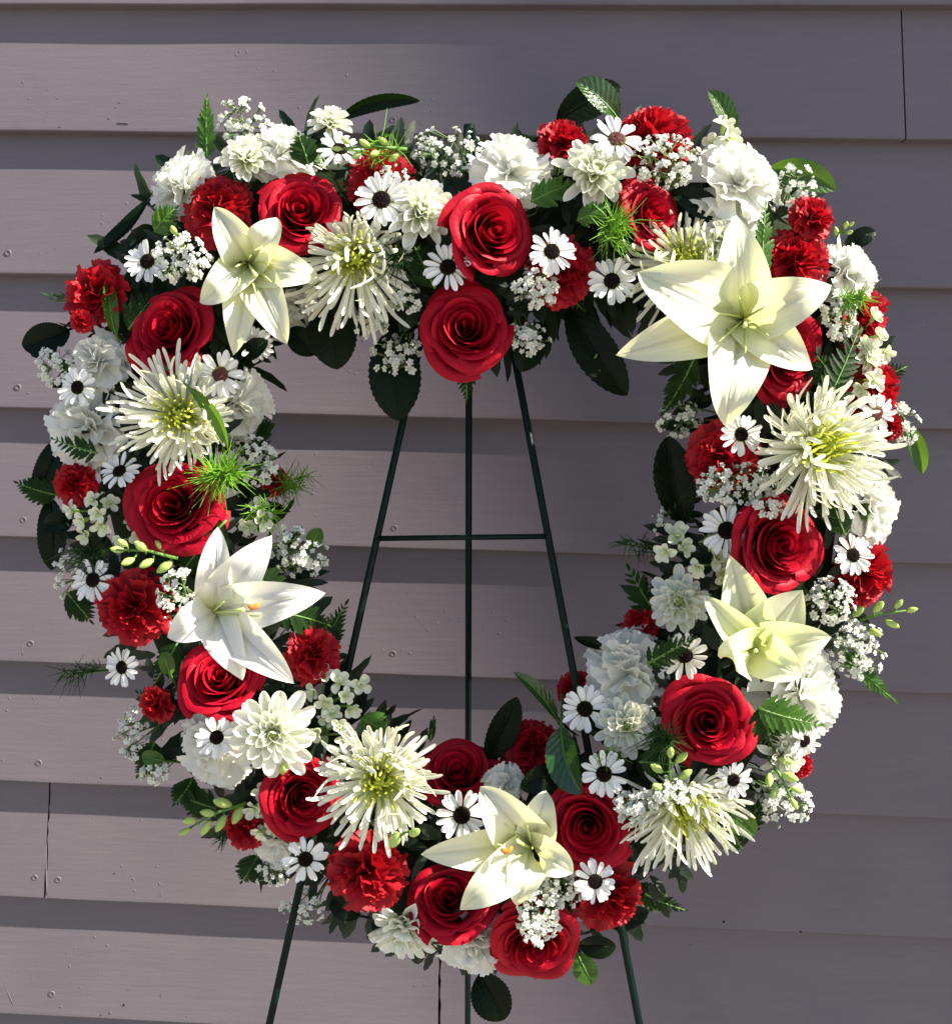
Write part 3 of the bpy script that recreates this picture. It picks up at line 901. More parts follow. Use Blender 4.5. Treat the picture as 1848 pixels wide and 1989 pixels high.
def fern(bx, by, tx, ty, w, n, label, f0=10, f1=10, curve=0, mat='fern', ang=.95):
    A, E = at(bx, by, -f0/1000), at(tx, ty, -f1/1000)
    dx, dy = tx-bx, ty-by; L = math.hypot(dx, dy) or 1
    C_ = at((bx+tx)/2+dy/L*curve, (by+ty)/2-dx/L*curve, -((f0+f1)/2+6)/1000)
    s = pxm(A)
    t = thing('fern_frond', label, 'fern', 'fern fronds in the wreath', Matrix.Translation(A))
    P = lambda q: A*(1-q)**2+C_*2*q*(1-q)+E*q*q
    vf = tube([P(q/6)-A for q in range(7)], [.0011-.00012*q for q in range(7)], 5)
    part('stem', mk('stem', vf[0], vf[1], M['stem'], [.5]*len(vf[0])), t)
    for k in range(n):
        q = .06+.92*k/n
        c = P(q); tg = (P(min(1, q+.03))-P(q-.03)).normalized(); sd = tg.cross(TOC).normalized(); nr = sd.cross(tg)
        ll = w*s*(.35+.65*math.sin(PI*min(1, .22+q*.78)))*(1.02-.5*q)
        for sg in (1, -1):
            an = ang*(1-.35*q)+rnd.uniform(-.12, .12)
            x = tg*math.cos(an)+sd*sg*math.sin(an)+nr*rnd.uniform(-.12, .2); x.normalize()
            z = (nr+sd*rnd.uniform(-.3, .3)).normalized(); y = z.cross(x).normalized(); z = x.cross(y)
            m = Matrix((x, y, z)).transposed().to_4x4()
            part('leaflet', LEAFLET[mat], t, Matrix.Translation(c-A) @ m @ Matrix.Diagonal((ll, ll*.9, ll*.9, 1)))
    c = P(.97); tg = (P(1)-P(.94)).normalized(); y = TOC.cross(tg).normalized(); z = tg.cross(y)
    part('leaflet', LEAFLET[mat], t, Matrix.Translation(c-A) @ Matrix((tg, y, z)).transposed().to_4x4() @ Matrix.Scale(w*s*.35, 4))
    return t

def tuft(px, py, r, n, label, front=26, mat='tuft', dirx=0, diry=0, cone=1.0, thick=.00045, stems=3):
    """thread-leaved sprig: a few stems, each whorled with fine needles"""
    y, ox, oy = surf(px, py)
    c = at(px, py, y-front/1000); s = pxm(c)
    B = at(px-ox*40-dirx*r*.8, py-oy*40-diry*r*.8, y-front/1000+.02)
    t = thing('asparagus_fern', label, 'greenery sprig', 'thread-leaved greenery sprigs in the wreath', Matrix.Translation(B))
    sb, nb = MB(), MB()
    axis = (TOC*.6+RIGHT*dirx-UP*diry).normalized()
    for k in range(stems):
        e = c + (RIGHT*rnd.uniform(-1, 1)+UP*rnd.uniform(-1, 1))*r*s*.35 + RIGHT*dirx*r*s*.5 - UP*diry*r*s*.5
        pts = [(e-B)*(q/4)+V((0, 0, rnd.uniform(-.001, .001))) for q in range(5)]
        vf = tube(pts, [.0010, .0009, .0008, .0006, .0004], 5); sb.add(vf, [.5]*len(vf[0]))
        for j in range(n//stems):
            q = rnd.uniform(.35, 1.0); o = (e-B)*q
            d = V((rnd.gauss(0, 1), rnd.gauss(0, 1), rnd.gauss(0, 1))).normalized()
            d = (d*cone+axis*.55).normalized()
            L = r*s*rnd.uniform(.4, .95)
            bnd = V((rnd.gauss(0, 1), rnd.gauss(0, 1), rnd.gauss(0, 1)-.3))*.25*L
            vf = tube([o, o+d*L*.5+bnd*.3, o+d*L+bnd], [thick, thick, thick*.4], 3, False); nb.add(vf, [.7]*len(vf[0]))
    part('stem', sb.mesh('stem', M['stem']), t)
    o = part('needles', nb.mesh('needles', M[mat]), t); o['kind'] = 'stuff'
    return t

# ------------------------------------------------------------------ greenery that fills the ring, too dense to count
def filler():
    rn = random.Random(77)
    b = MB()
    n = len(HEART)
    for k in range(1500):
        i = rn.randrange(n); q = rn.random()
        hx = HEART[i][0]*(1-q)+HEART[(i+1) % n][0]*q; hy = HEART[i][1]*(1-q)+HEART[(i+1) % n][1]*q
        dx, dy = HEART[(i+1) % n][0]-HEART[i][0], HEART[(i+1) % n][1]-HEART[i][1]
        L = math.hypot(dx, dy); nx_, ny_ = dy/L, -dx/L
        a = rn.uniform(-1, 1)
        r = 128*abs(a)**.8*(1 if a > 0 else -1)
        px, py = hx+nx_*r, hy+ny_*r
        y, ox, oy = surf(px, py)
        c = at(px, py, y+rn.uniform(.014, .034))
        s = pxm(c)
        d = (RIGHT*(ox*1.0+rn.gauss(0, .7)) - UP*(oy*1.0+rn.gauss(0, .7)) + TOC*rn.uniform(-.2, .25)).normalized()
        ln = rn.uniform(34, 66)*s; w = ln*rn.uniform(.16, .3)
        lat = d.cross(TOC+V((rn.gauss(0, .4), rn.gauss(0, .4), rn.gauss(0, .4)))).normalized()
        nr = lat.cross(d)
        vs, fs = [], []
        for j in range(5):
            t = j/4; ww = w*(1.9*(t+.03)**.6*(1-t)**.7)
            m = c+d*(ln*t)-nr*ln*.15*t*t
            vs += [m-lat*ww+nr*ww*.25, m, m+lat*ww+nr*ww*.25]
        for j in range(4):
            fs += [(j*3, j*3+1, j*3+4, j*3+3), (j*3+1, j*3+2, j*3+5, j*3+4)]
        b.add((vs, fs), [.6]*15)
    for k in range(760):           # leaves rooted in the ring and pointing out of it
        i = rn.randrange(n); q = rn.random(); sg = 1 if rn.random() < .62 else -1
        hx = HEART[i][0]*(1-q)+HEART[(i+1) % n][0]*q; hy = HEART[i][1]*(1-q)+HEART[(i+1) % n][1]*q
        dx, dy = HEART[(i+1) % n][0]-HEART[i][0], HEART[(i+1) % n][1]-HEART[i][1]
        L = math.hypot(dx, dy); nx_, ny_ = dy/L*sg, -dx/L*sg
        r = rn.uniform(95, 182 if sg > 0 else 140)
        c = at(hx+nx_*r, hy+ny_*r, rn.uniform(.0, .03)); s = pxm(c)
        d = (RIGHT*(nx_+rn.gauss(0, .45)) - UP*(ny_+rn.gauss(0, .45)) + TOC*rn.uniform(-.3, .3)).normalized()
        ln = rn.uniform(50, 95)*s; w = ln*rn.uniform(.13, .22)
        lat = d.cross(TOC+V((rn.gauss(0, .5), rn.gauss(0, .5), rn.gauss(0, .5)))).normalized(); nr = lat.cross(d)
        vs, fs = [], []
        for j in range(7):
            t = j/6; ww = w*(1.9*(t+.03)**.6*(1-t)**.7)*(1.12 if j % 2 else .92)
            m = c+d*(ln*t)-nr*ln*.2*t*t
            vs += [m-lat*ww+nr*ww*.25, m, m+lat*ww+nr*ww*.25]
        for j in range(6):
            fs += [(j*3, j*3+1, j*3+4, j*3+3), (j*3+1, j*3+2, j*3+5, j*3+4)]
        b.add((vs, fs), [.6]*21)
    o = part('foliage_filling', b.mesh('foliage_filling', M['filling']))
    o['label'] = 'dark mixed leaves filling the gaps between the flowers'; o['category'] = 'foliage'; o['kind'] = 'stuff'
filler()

# ------------------------------------------------------------------ roses
rose(583, 402, 172, 'bright red rose right above the upper left lily', .15, .2, 14, 0, .4)
rose(318, 632, 190, 'dark shaded red rose left of the upper left lily', -.25, .25, 6, 1, 2.2)
rose(966, 441, 200, 'tall oval sunlit red rose directly above the rose at the dip of the heart', .5, .05, 22, 2, 1.0, .9)
rose(906, 631, 184, 'red rose at the very dip of the heart, speckled with sunlight', .05, .1, 10, 3, 3.0)
rose(1276, 410, 150, 'red rose turned aside above the big lily', .55, .15, 8, 1, .3)
rose(1540, 690, 190, 'red rose half hidden behind the big lily', .45, -.15, -2, 0, 2.8)
rose(330, 976, 196, 'wide open red rose below the white spider chrysanthemum on the left', -.05, .2, 14, 3, 4.2)
rose(425, 1310, 172, 'red rose tucked under the brilliant white lily on the left', .0, .55, 0, 2, 2.0)
rose(590, 1550, 165, 'red rose left of the lowest left spider chrysanthemum with the yellow heart', .45, .1, 8, 0, 5.0)
rose(888, 1492, 160, 'dark shaded red rose above the bottom lily', .0, .85, -2, 1, 1.4)
rose(1142, 1608, 180, 'red rose on the right of the bottom lily', -.1, .1, 8, 2, 3.7)
rose(1526, 1060, 202, 'tall red rose above the cup shaped lily on the right', .35, .05, 16, 0, 1.9)
rose(1376, 1402, 180, 'dark red rose below the cup shaped lily', -.15, .25, 16, 3, .9)
rose(872, 1738, 172, 'red rose peeping out under the left side of the bottom lily', -.1, .75, -2, 2, 4.4)
rose(1042, 1848, 192, 'lowest red rose, hanging face down at the point of the heart', .05, -.38, 22, 1, 2.7)

# ------------------------------------------------------------------ red carnations
RC = lambda x, y, D, lab, **k: carnation(x, y, D, lab, False, **k)
RC(412, 392, 146, 'dark red carnation above the upper left lily, left of the bright rose', var=0)
RC(735, 335, 140, 'red carnation behind the daisy between the two upper left roses', var=1, front=-4, ty=.3, tx=0)
RC(1095, 255, 104, 'small bright red carnation on top, next to the large white carnation', var=2, ty=.75, tx=.1)
RC(1275, 236, 165, 'large bright red carnation on the top of the right lobe', var=0, ty=.75, tx=.1, spin=1)
RC(164, 562, 136, 'dark red carnation at the left edge beside the shaded rose', var=1, spin=2)
RC(135, 938, 88, 'small dark red carnation at the left edge beside a daisy', var=2, tx=-.2, ty=.1)
RC(242, 1178, 160, 'ragged dark red carnation left of the brilliant white lily', var=0, spin=3, tx=-.2, ty=.1)
RC(608, 1266, 112, 'bright red carnation right of the brilliant white lily, by the easel leg', var=1, ty=.4, tx=.3)
RC(292, 1376, 74, 'small red carnation at the lower left edge under a daisy', var=2)
RC(463, 1620, 84, 'small red carnation bud below the green buds at lower left', var=0, tx=-.3, ty=-.2, spin=1)
RC(708, 1708, 160, 'large dark red carnation under the lower left spider chrysanthemum', var=1, spin=4, tx=-.1, ty=-.1, front=12)
RC(1192, 1756, 146, 'bright red carnation at lower right of the heart point, behind a daisy', var=2, tx=.3, ty=-.2)
RC(1106, 532, 138, 'dark red carnation beside the inner top edge, right of the oval rose', var=0, spin=5, tx=.3, ty=-.3)
RC(1400, 884, 142, 'dark red carnation at the inner edge under the big lily tip', var=1, spin=2, tx=-.3, ty=0)
RC(1590, 416, 92, 'small bright red carnation at the upper right edge', var=2, tx=.4, ty=.2, front=20)
RC(1560, 498, 146, 'red carnation directly above the right petal of the big lily', var=0, spin=1, front=6)
RC(1694, 610, 130, 'red carnation at the right edge behind wispy greenery', var=1, spin=3, front=0)
RC(1716, 758, 140, 'red carnation at the right edge above the large spider chrysanthemum', var=2, spin=2)
RC(1704, 1118, 150, 'red carnation at the right edge beside the tall rose', var=0, spin=4)
RC(1235, 1212, 76, 'dark red carnation at the inner right edge behind white petals', var=1, front=-12)
RC(1108, 1336, 76, 'dark red carnation behind the inner right daisy near the easel leg', var=2, front=-14)
RC(1030, 1448, 116, 'shaded dark red carnation behind the curled leaf at the inner bottom', var=0, front=-6, ty=.4, tx=-.1)
RC(538, 932, 60, 'tiny dark red carnation inside the left edge among thread-leaved greenery', var=1, front=-12)
RC(1562, 1493, 60, 'tiny red carnation at the lower right edge below a daisy', var=2)
RC(1740, 825, 64, 'tiny red carnation at the right edge with white specks on it', var=0)
RC(158, 628, 46, 'red carnation bud just opening under the dark carnation at left', var=2, front=20, tx=.2, ty=-.5)

# ------------------------------------------------------------------ white carnations
WC = lambda x, y, D, lab, **k: carnation(x, y, D, lab, True, **k)
WC(332, 346, 128, 'white carnation seen from the side at the upper left edge', var=0, tx=-.6, ty=.4)
WC(545, 268, 126, 'dazzling white carnation on top of the left lobe', var=1, tx=.1, ty=.8)
WC(996, 306, 150, 'large dazzling white carnation right of the dip at the top', var=2, ty=.5, tx=.1, front=14)
WC(1455, 328, 160, 'large dazzling white carnation above the top petal of the big lily', var=0, tx=.4, ty=.5, front=14)
WC(1672, 518, 128, 'white carnation seen from the side at the upper right edge', var=1, tx=1.0, ty=.4)
WC(152, 815, 150, 'white carnation at the left edge beside the spider chrysanthemum', var=2, tx=-.2, ty=.2, front=4)
WC(462, 782, 118, 'pale shaded white carnation at the inner left edge behind a daisy', var=0, tx=.3, ty=0, front=-14)
WC(398, 1460, 148, 'large white carnation at the lower left behind a half hidden daisy', var=1, tx=-.4, ty=-.1, front=4)
WC(1218, 1305, 150, 'large white carnation in shade at the inner right edge', var=2, tx=-.2, ty=.2, front=6)
WC(1592, 1352, 180, 'large dazzling white carnation at the right edge below the cup shaped lily', var=0, tx=.8, ty=.1)
WC(905, 1856, 140, 'white carnation left of the lowest red rose', var=1, tx=-.3, ty=-.6, front=4)
WC(1718, 985, 140, 'dazzling white carnation at the right edge below the large spider chrysanthemum', var=2, tx=1.0, ty=0)
WC(980, 1528, 74, 'small white carnation above the bottom lily', var=0, front=0, tx=0, ty=.2)
WC(172, 698, 110, 'bluish white carnation at the left edge above a shaded daisy', var=1, front=0)
WC(575, 602, 90, 'cream carnation in the shade behind the upper left lily', var=2, front=-20)
WC(1545, 1278, 120, 'white carnation directly beneath the cup shaped lily', var=1, front=-14)
WC(530, 1640, 100, 'white carnation beside the small red bud at the lower left', var=2, front=-8)

# ------------------------------------------------------------------ button chrysanthemums
mum(478, 303, 112, 'sunny white chrysanthemum with green heart on the left lobe top', .1, .5, 12)
mum(816, 408, 148, 'white chrysanthemum with pale green heart next to the upper daisy', .2, .1, 16, 1)
mum(1156, 332, 150, 'white chrysanthemum left of the baby\'s breath on the right lobe', .1, .25, 14, 2)
mum(530, 1425, 172, 'bright white chrysanthemum below the brilliant white lily', .15, .1, 20, .5)
mum(1320, 1170, 124, 'shaded white chrysanthemum at the left of the cup shaped lily', -.2, .15, 0, 1.5)
mum(1216, 1412, 124, 'shaded white chrysanthemum right of the inner right daisy', -.2, .1, -2, 2.2)
mum(782, 1808, 150, 'white chrysanthemum hanging down at the lower edge left of the point', -.2, -.8, 2, 1.1, lop=(0, -.2))
mum(1520, 1385, 100, 'dazzling white chrysanthemum between the dark red rose and the right edge', .5, .1, -4, .7)
mum(1524, 1468, 104, 'sunny white chrysanthemum at lower right above the green buds', .5, -.1, 4, 1.9)
mum(1408, 462, 116, 'cream chrysanthemum behind the top petal of the big lily', .1, .4, 2, .2)
mum(1690, 690, 74, 'small white chrysanthemum at the right edge beside the fern', .7, 0, 8, .9)
mum(640, 232, 88, 'bright white chrysanthemum standing at the top of the left lobe', .1, .8, 8, 1.3)

# ------------------------------------------------------------------ spider chrysanthemums
spider(692, 500, 236, 'spider chrysanthemum with long drooping petals right of the upper left lily', .05, -.35, 18, .3, lop=(-.10, -.36))
spider(352, 808, 232, 'round spider chrysanthemum in shade on the left side of the heart', .1, -.05, 24, 1, lop=(-.22, .08))
spider(1588, 868, 278, 'large sunlit spider chrysanthemum with green heart on the right side', .25, .05, 30, 2, lop=(.12, -.12))
spider(738, 1514, 246, 'spider chrysanthemum with yellow heart and hooked petals at lower left', .1, .05, 28, .6, lop=(-.05, -.12))
spider(1328, 1562, 240, 'spider chrysanthemum facing down at the lower right edge', .12, -.42, 12, 1.6, lop=(.0, -.42))
spider(1330, 508, 220, 'spider chrysanthemum mostly hidden behind the big lily', -.15, .1, 4, .9, lop=(-.25, -.1))

# ------------------------------------------------------------------ lilies
lily(487, 515, 'cream lily at the upper left with six pale green stamens',
     [(416, 402, 96, 92, 108, .45), (537, 422, 100, 88, 112, .45), (618, 534, 104, 92, 112, .4), (557, 668, 100, 100, 118, .4), (453, 690, 96, 95, 108, .4), (388, 588, 100, 98, 116, .45)],
     102, 52, stamens=6, slen=42, sdir=(5, 18))
lily(1440, 622, 'very large cream lily at the upper right with a spider chrysanthemum behind',
     [(1430, 418, 132, 96, 112, .4), (1614, 554, 136, 112, 128, .35), (1578, 717, 120, 105, 118, .35), (1408, 828, 158, 118, 130, .3), (1195, 690, 132, 100, 112, .3), (1238, 528, 186, 122, 138, .3)],
     110, 55, stamens=6, slen=62, sdir=(0, 8))
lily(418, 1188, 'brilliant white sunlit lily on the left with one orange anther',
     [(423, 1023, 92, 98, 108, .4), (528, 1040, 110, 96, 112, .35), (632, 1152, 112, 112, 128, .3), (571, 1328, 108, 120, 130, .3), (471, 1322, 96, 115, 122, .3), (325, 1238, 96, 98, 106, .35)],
     104, 40, stamens=2, slen=40, sdir=(50, -5), anther=(493, 1178, 22), mat='lilysunlit')
lily(1462, 1262, 'greenish cup shaped lily opening upwards on the right side',
     [(1416, 1078, 122, 104, 92, .35), (1558, 1146, 156, 100, 88, .3), (1614, 1238, 124, 108, 106, .35), (1366, 1156, 80, 112, 116, .35), (1556, 1314, 110, 120, 134, .3), (1404, 1276, 120, 122, 150, .3)],
     104, 36, mat='lilygreen', stamens=0)
lily(1032, 1640, 'cream lily near the bottom of the heart with an orange anther',
     [(932, 1528, 128, 112, 124, .4), (1060, 1536, 96, 92, 104, .45), (1112, 1696, 100, 104, 112, .4), (1003, 1760, 100, 108, 116, .35), (893, 1768, 116, 116, 126, .35), (817, 1660, 112, 108, 116, .35)],
     104, 50, stamens=5, slen=40, sdir=(-32, -8), anther=(984, 1652, 18))

# ------------------------------------------------------------------ daisies
daisy(740, 386, 96, 'white daisy with brown disc between the bright rose and the white chrysanthemum', .1, .1, 26)
daisy(869, 517, 90, 'white daisy with black disc in the shade left of the oval rose', -.1, 0, 16)
daisy(1072, 487, 92, 'sunlit daisy lying against the right side of the oval rose', .2, .1, 34)
daisy(1188, 545, 90, 'white daisy left of the big lily, one petal crossing its disc', -.1, -.1, 22)
daisy(660, 286, 84, 'white daisy with brown disc on top of the left lobe beside green buds', .1, .6, 18)
daisy(1198, 266, 98, 'white daisy on top of the right lobe between two bright red carnations', 0, .6, 24, 'pink')
daisy(284, 506, 86, 'bluish white daisy in shade left of baby\'s breath above the shaded rose', -.3, .2, 10)
daisy(427, 727, 84, 'sunlit daisy with pinkish disc beneath the upper left lily', .1, .0, 24, 'pink')
daisy(230, 913, 80, 'daisy with narrow petals between the small red carnation and the wide open rose', -.2, .5, 14)
daisy(178, 1126, 84, 'shaded daisy with black disc above the ragged dark red carnation', -.3, .1, 12)
daisy(234, 1297, 74, 'shaded daisy with black disc at the left edge below the ragged carnation', -.4, .1, 12)
daisy(420, 1432, 78, 'daisy half hidden against the large white carnation at lower left', .1, .2, 22)
daisy(593, 1670, 80, 'daisy with black disc above the large dark red carnation', 0, 0, 28)
daisy(897, 1584, 96, 'daisy with black disc left of the bottom lily', 0, .05, 18)
daisy(1135, 1378, 88, 'shaded daisy with black disc at the inner right edge beside white carnation', -.15, .1, 20)
daisy(1172, 1504, 90, 'daisy with black disc above the rose on the right of the bottom lily', -.1, .1, 22)
daisy(1156, 1713, 84, 'sunlit daisy against the bright red carnation at the bottom', .1, .1, 26)
daisy(1425, 1516, 76, 'daisy with black disc above the downward spider chrysanthemum', .1, 0, 20)
daisy(1330, 1276, 88, 'dark hearted daisy in shade left under the cup shaped lily', -.15, -.3, 14)
daisy(1441, 843, 84, 'daisy with dark disc at the tip of the big lily', .1, 0, 24)
daisy(1410, 1030, 98, 'large shaded daisy with black disc left of the tall rose', -.3, .1, 14)
daisy(1658, 1078, 82, 'sunlit daisy between the tall rose and the right edge', .2, 0, 22)
daisy(1706, 803, 80, 'sunlit daisy with pinkish disc at the right edge on a red carnation', .4, 0, 28, 'pink')
daisy(1565, 1442, 74, 'daisy with brown disc at the right edge beside the fern', .6, -.2, 18)
daisy(495, 668, 66, 'daisy hidden behind the lowest petals of the upper left lily', 0, -.3, -6)
daisy(148, 752, 80, 'shaded daisy with black disc and few petals at the left edge', -.3, 0, 18)

# ------------------------------------------------------------------ stock spikes and buds
stock(655, 1352, 150, 110, 8, 'bright pale green stock spike beside the bright red carnation at lower left', 14)
stock(640, 1410, 120, 70, 4, 'greenish stock spike directly above the yellow hearted spider chrysanthemum', 10, 40)
stock(178, 998, 110, 100, 7, 'cream stock spike below the small red carnation at the left edge', 14, 42)
stock(1312, 1062, 90, 50, 3, 'sunlit pale stock floret at the inner right edge', 16, 52)
stock(1376, 1088, 110, 80, 4, 'shaded pale stock spike above the cup shaped lily', 4, 52)
stock(1694, 652, 90, 120, 5, 'sunlit stock spike at the right edge above the fern', 18, 44)
stock(1684, 738, 60, 90, 3, 'white stock spike at the right edge between fern and red carnation', 20, 46)
stock(1402, 268, 80, 60, 3, 'white stock spike left of the large dazzling white carnation', 12, 46)
stock(498, 1010, 70, 60, 3, 'white stock floret above the brilliant white lily', 0, 44)
stock(1570, 1230, 70, 60, 3, 'pale stock floret right of the cup shaped lily', -6, 44)
stock(256, 1040, 90, 60, 3, 'faint greenish stock spike under the wide open rose', 2, 40)
budspray(345, 1085, 225, 1068, 7, 'green bud spray below the wide open rose', 26, 34, 22)
budspray(478, 1560, 362, 1612, 7, 'bright green bud spray at the lower left edge', 24, 38, 20)
budspray(1300, 1540, 1300, 1460, 5, 'green bud cluster below the dark red rose', 28, 36, 30)
budspray(1640, 1215, 1770, 1185, 6, 'green bud spray reaching out past the right edge', 14, 34, 26)
budspray(790, 290, 655, 290, 7, 'green bud spray lying across the top of the left lobe', 30, 26, 16)
budspray(1490, 1470, 1540, 1560, 6, 'green bud spray at lower right above baby\'s breath', 26, 34, 24)
budspray(760, 1640, 806, 1612, 2, 'single pale bud on the yellow hearted spider chrysanthemum', 44, 42, 4)
budspray(355, 480, 338, 448, 2, 'pale bud above the baby\'s breath at upper left', 22, 40, 8)
budspray(1625, 460, 1652, 436, 4, 'small bud cluster behind the small bright carnation at upper right', 2, 22, 10)
budspray(545, 1530, 552, 1490, 2, 'closed pale bud left of the rose at lower left', 10, 42, 10)
budspray(1250, 545, 1282, 530, 2, 'tiny green bud lying on the upper left petal of the big lily', 74, 26, 6, .5)
budspray(1150, 715, 1158, 690, 2, 'tiny yellow bud lying on the dark leaf at the inner top', 40, 24, 5, .5)

# ------------------------------------------------------------------ baby's breath
sprig(468, 232, 104, 90, 34, "bright baby's breath rising at the top left corner", 10)
sprig(350, 500, 116, 100, 60, "dense baby's breath between the dark carnation and the shaded rose", 26)
sprig(868, 296, 150, 100, 44, "airy baby's breath at the top dip before the easel tip", 2)
sprig(1292, 312, 140, 106, 70, "dense sunlit baby's breath on the right lobe", 26)
sprig(1545, 372, 80, 110, 36, "baby's breath between the dazzling carnation and the upper right leaf", 10)
sprig(1042, 560, 92, 80, 50, "dense baby's breath under the sunlit daisy by the oval rose", 22)
sprig(772, 692, 110, 84, 40, "baby's breath hanging over the dark leaf left of the dip rose", 18)
sprig(1026, 655, 84, 66, 30, "baby's breath right of the dip rose", 10)
sprig(782, 580, 70, 60, 24, "shaded baby's breath left above the dip rose", 6)
sprig(1630, 615, 70, 100, 46, "baby's breath squeezed beside the rose half hidden by the big lily", 24)
sprig(112, 712, 94, 80, 36, "shaded baby's breath at the left edge under the pointed leaf", 6)
sprig(492, 896, 100, 100, 50, "baby's breath at the inner left edge under the pale carnation", 4)
sprig(582, 1080, 112, 84, 48, "sunlit baby's breath right above the brilliant white lily", 6)
sprig(344, 1160, 76, 120, 36, "baby's breath between the ragged carnation and the brilliant white lily", 22)
sprig(254, 1425, 70, 110, 34, "shaded baby's breath at the lower left edge", 4, size=11)
sprig(300, 1500, 60, 44, 20, "small baby's breath sprig at lower left below a green leaf", 6)
sprig(590, 1762, 90, 70, 34, "shaded baby's breath hanging over the easel leg at lower left", 4, size=11)
sprig(1436, 942, 180, 84, 90, "long drift of baby's breath left above the tall rose", 18)
sprig(1318, 815, 90, 84, 32, "shaded baby's breath at the inner right edge beside the big lily tip", 2)
sprig(1288, 1012, 44, 84, 22, "faint baby's breath behind the dark leaf on the inner right edge", -10, size=11)
sprig(1612, 1168, 110, 90, 46, "baby's breath at lower right of the tall rose", 22)
sprig(1668, 1262, 110, 120, 60, "baby's breath at the right edge below the long bud spray", 10)
sprig(1520, 1562, 118, 90, 56, "baby's breath at the lower right edge", 10)
sprig(1234, 1572, 90, 76, 46, "baby's breath right of the rose beside the bottom lily", 26)
sprig(1310, 1550, 110, 56, 30, "baby's breath lying on the downward spider chrysanthemum", 40)
sprig(1046, 1772, 96, 110, 70, "greenish baby's breath under the bottom lily", 30)
sprig(1034, 1815, 46, 60, 14, "baby's breath tuft lying on the lowest rose", 66)
sprig(1092, 1728, 96, 70, 40, "baby's breath between the bottom lily and the lower daisy", 16)
sprig(1758, 822, 54, 84, 24, "baby's breath at the right edge next to the large spider chrysanthemum", 12)
sprig(132, 1112, 60, 110, 26, "dim baby's breath at the left edge beside the shaded daisy", -4, size=11)
sprig(528, 1690, 70, 80, 34, "baby's breath below the daisy at the lower left edge", -4, size=11)
sprig(720, 630, 70, 50, 22, "baby's breath below the drooping spider chrysanthemum", 8)

# ------------------------------------------------------------------ broad leaves
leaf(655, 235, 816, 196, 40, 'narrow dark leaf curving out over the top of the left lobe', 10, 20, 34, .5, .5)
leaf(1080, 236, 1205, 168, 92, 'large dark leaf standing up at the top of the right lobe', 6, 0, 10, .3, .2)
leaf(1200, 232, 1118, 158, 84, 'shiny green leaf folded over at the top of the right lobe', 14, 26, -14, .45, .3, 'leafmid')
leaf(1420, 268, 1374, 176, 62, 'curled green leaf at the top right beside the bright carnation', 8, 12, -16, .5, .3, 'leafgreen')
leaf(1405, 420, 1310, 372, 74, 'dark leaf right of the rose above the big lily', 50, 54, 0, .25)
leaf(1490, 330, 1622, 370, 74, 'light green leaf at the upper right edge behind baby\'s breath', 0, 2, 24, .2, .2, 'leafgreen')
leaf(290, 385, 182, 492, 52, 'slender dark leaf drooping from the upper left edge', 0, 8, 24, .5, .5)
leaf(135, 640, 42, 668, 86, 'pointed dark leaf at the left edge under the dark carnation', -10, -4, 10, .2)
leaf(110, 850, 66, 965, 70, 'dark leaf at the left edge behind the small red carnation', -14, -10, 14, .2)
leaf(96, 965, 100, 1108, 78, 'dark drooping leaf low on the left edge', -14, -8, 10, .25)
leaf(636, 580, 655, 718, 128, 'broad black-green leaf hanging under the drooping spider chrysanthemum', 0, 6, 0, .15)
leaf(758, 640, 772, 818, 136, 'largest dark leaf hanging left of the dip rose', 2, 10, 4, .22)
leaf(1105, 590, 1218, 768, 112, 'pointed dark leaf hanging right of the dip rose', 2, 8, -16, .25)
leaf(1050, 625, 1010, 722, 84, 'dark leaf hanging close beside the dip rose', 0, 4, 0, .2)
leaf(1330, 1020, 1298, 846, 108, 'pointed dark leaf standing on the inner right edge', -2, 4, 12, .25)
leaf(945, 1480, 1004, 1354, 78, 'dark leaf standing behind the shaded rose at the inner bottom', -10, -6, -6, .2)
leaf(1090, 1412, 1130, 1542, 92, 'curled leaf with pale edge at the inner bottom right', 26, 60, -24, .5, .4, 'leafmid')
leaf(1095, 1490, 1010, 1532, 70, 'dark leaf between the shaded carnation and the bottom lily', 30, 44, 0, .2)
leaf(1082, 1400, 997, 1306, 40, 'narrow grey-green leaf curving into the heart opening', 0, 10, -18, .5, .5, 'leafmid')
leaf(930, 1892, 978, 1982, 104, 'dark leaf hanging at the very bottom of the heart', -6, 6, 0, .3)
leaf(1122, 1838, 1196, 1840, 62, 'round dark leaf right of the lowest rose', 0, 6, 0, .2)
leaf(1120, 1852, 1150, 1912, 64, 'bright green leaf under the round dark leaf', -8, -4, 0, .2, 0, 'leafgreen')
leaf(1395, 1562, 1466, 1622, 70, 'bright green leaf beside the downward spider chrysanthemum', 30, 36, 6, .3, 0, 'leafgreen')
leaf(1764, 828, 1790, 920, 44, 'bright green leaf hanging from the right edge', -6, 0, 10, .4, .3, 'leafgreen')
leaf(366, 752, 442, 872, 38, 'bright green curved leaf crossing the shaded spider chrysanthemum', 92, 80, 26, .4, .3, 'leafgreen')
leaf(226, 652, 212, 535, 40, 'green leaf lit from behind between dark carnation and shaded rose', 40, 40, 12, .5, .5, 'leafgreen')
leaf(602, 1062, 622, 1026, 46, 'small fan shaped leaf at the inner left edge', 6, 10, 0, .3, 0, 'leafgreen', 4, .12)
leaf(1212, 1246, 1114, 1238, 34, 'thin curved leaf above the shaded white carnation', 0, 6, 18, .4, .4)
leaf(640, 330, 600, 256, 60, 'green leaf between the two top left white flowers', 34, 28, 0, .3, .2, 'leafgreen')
leaf(1690, 975, 1665, 1008, 46, 'bright leaf under the large spider chrysanthemum', 30, 34, 0, .3, 0, 'leafgreen')
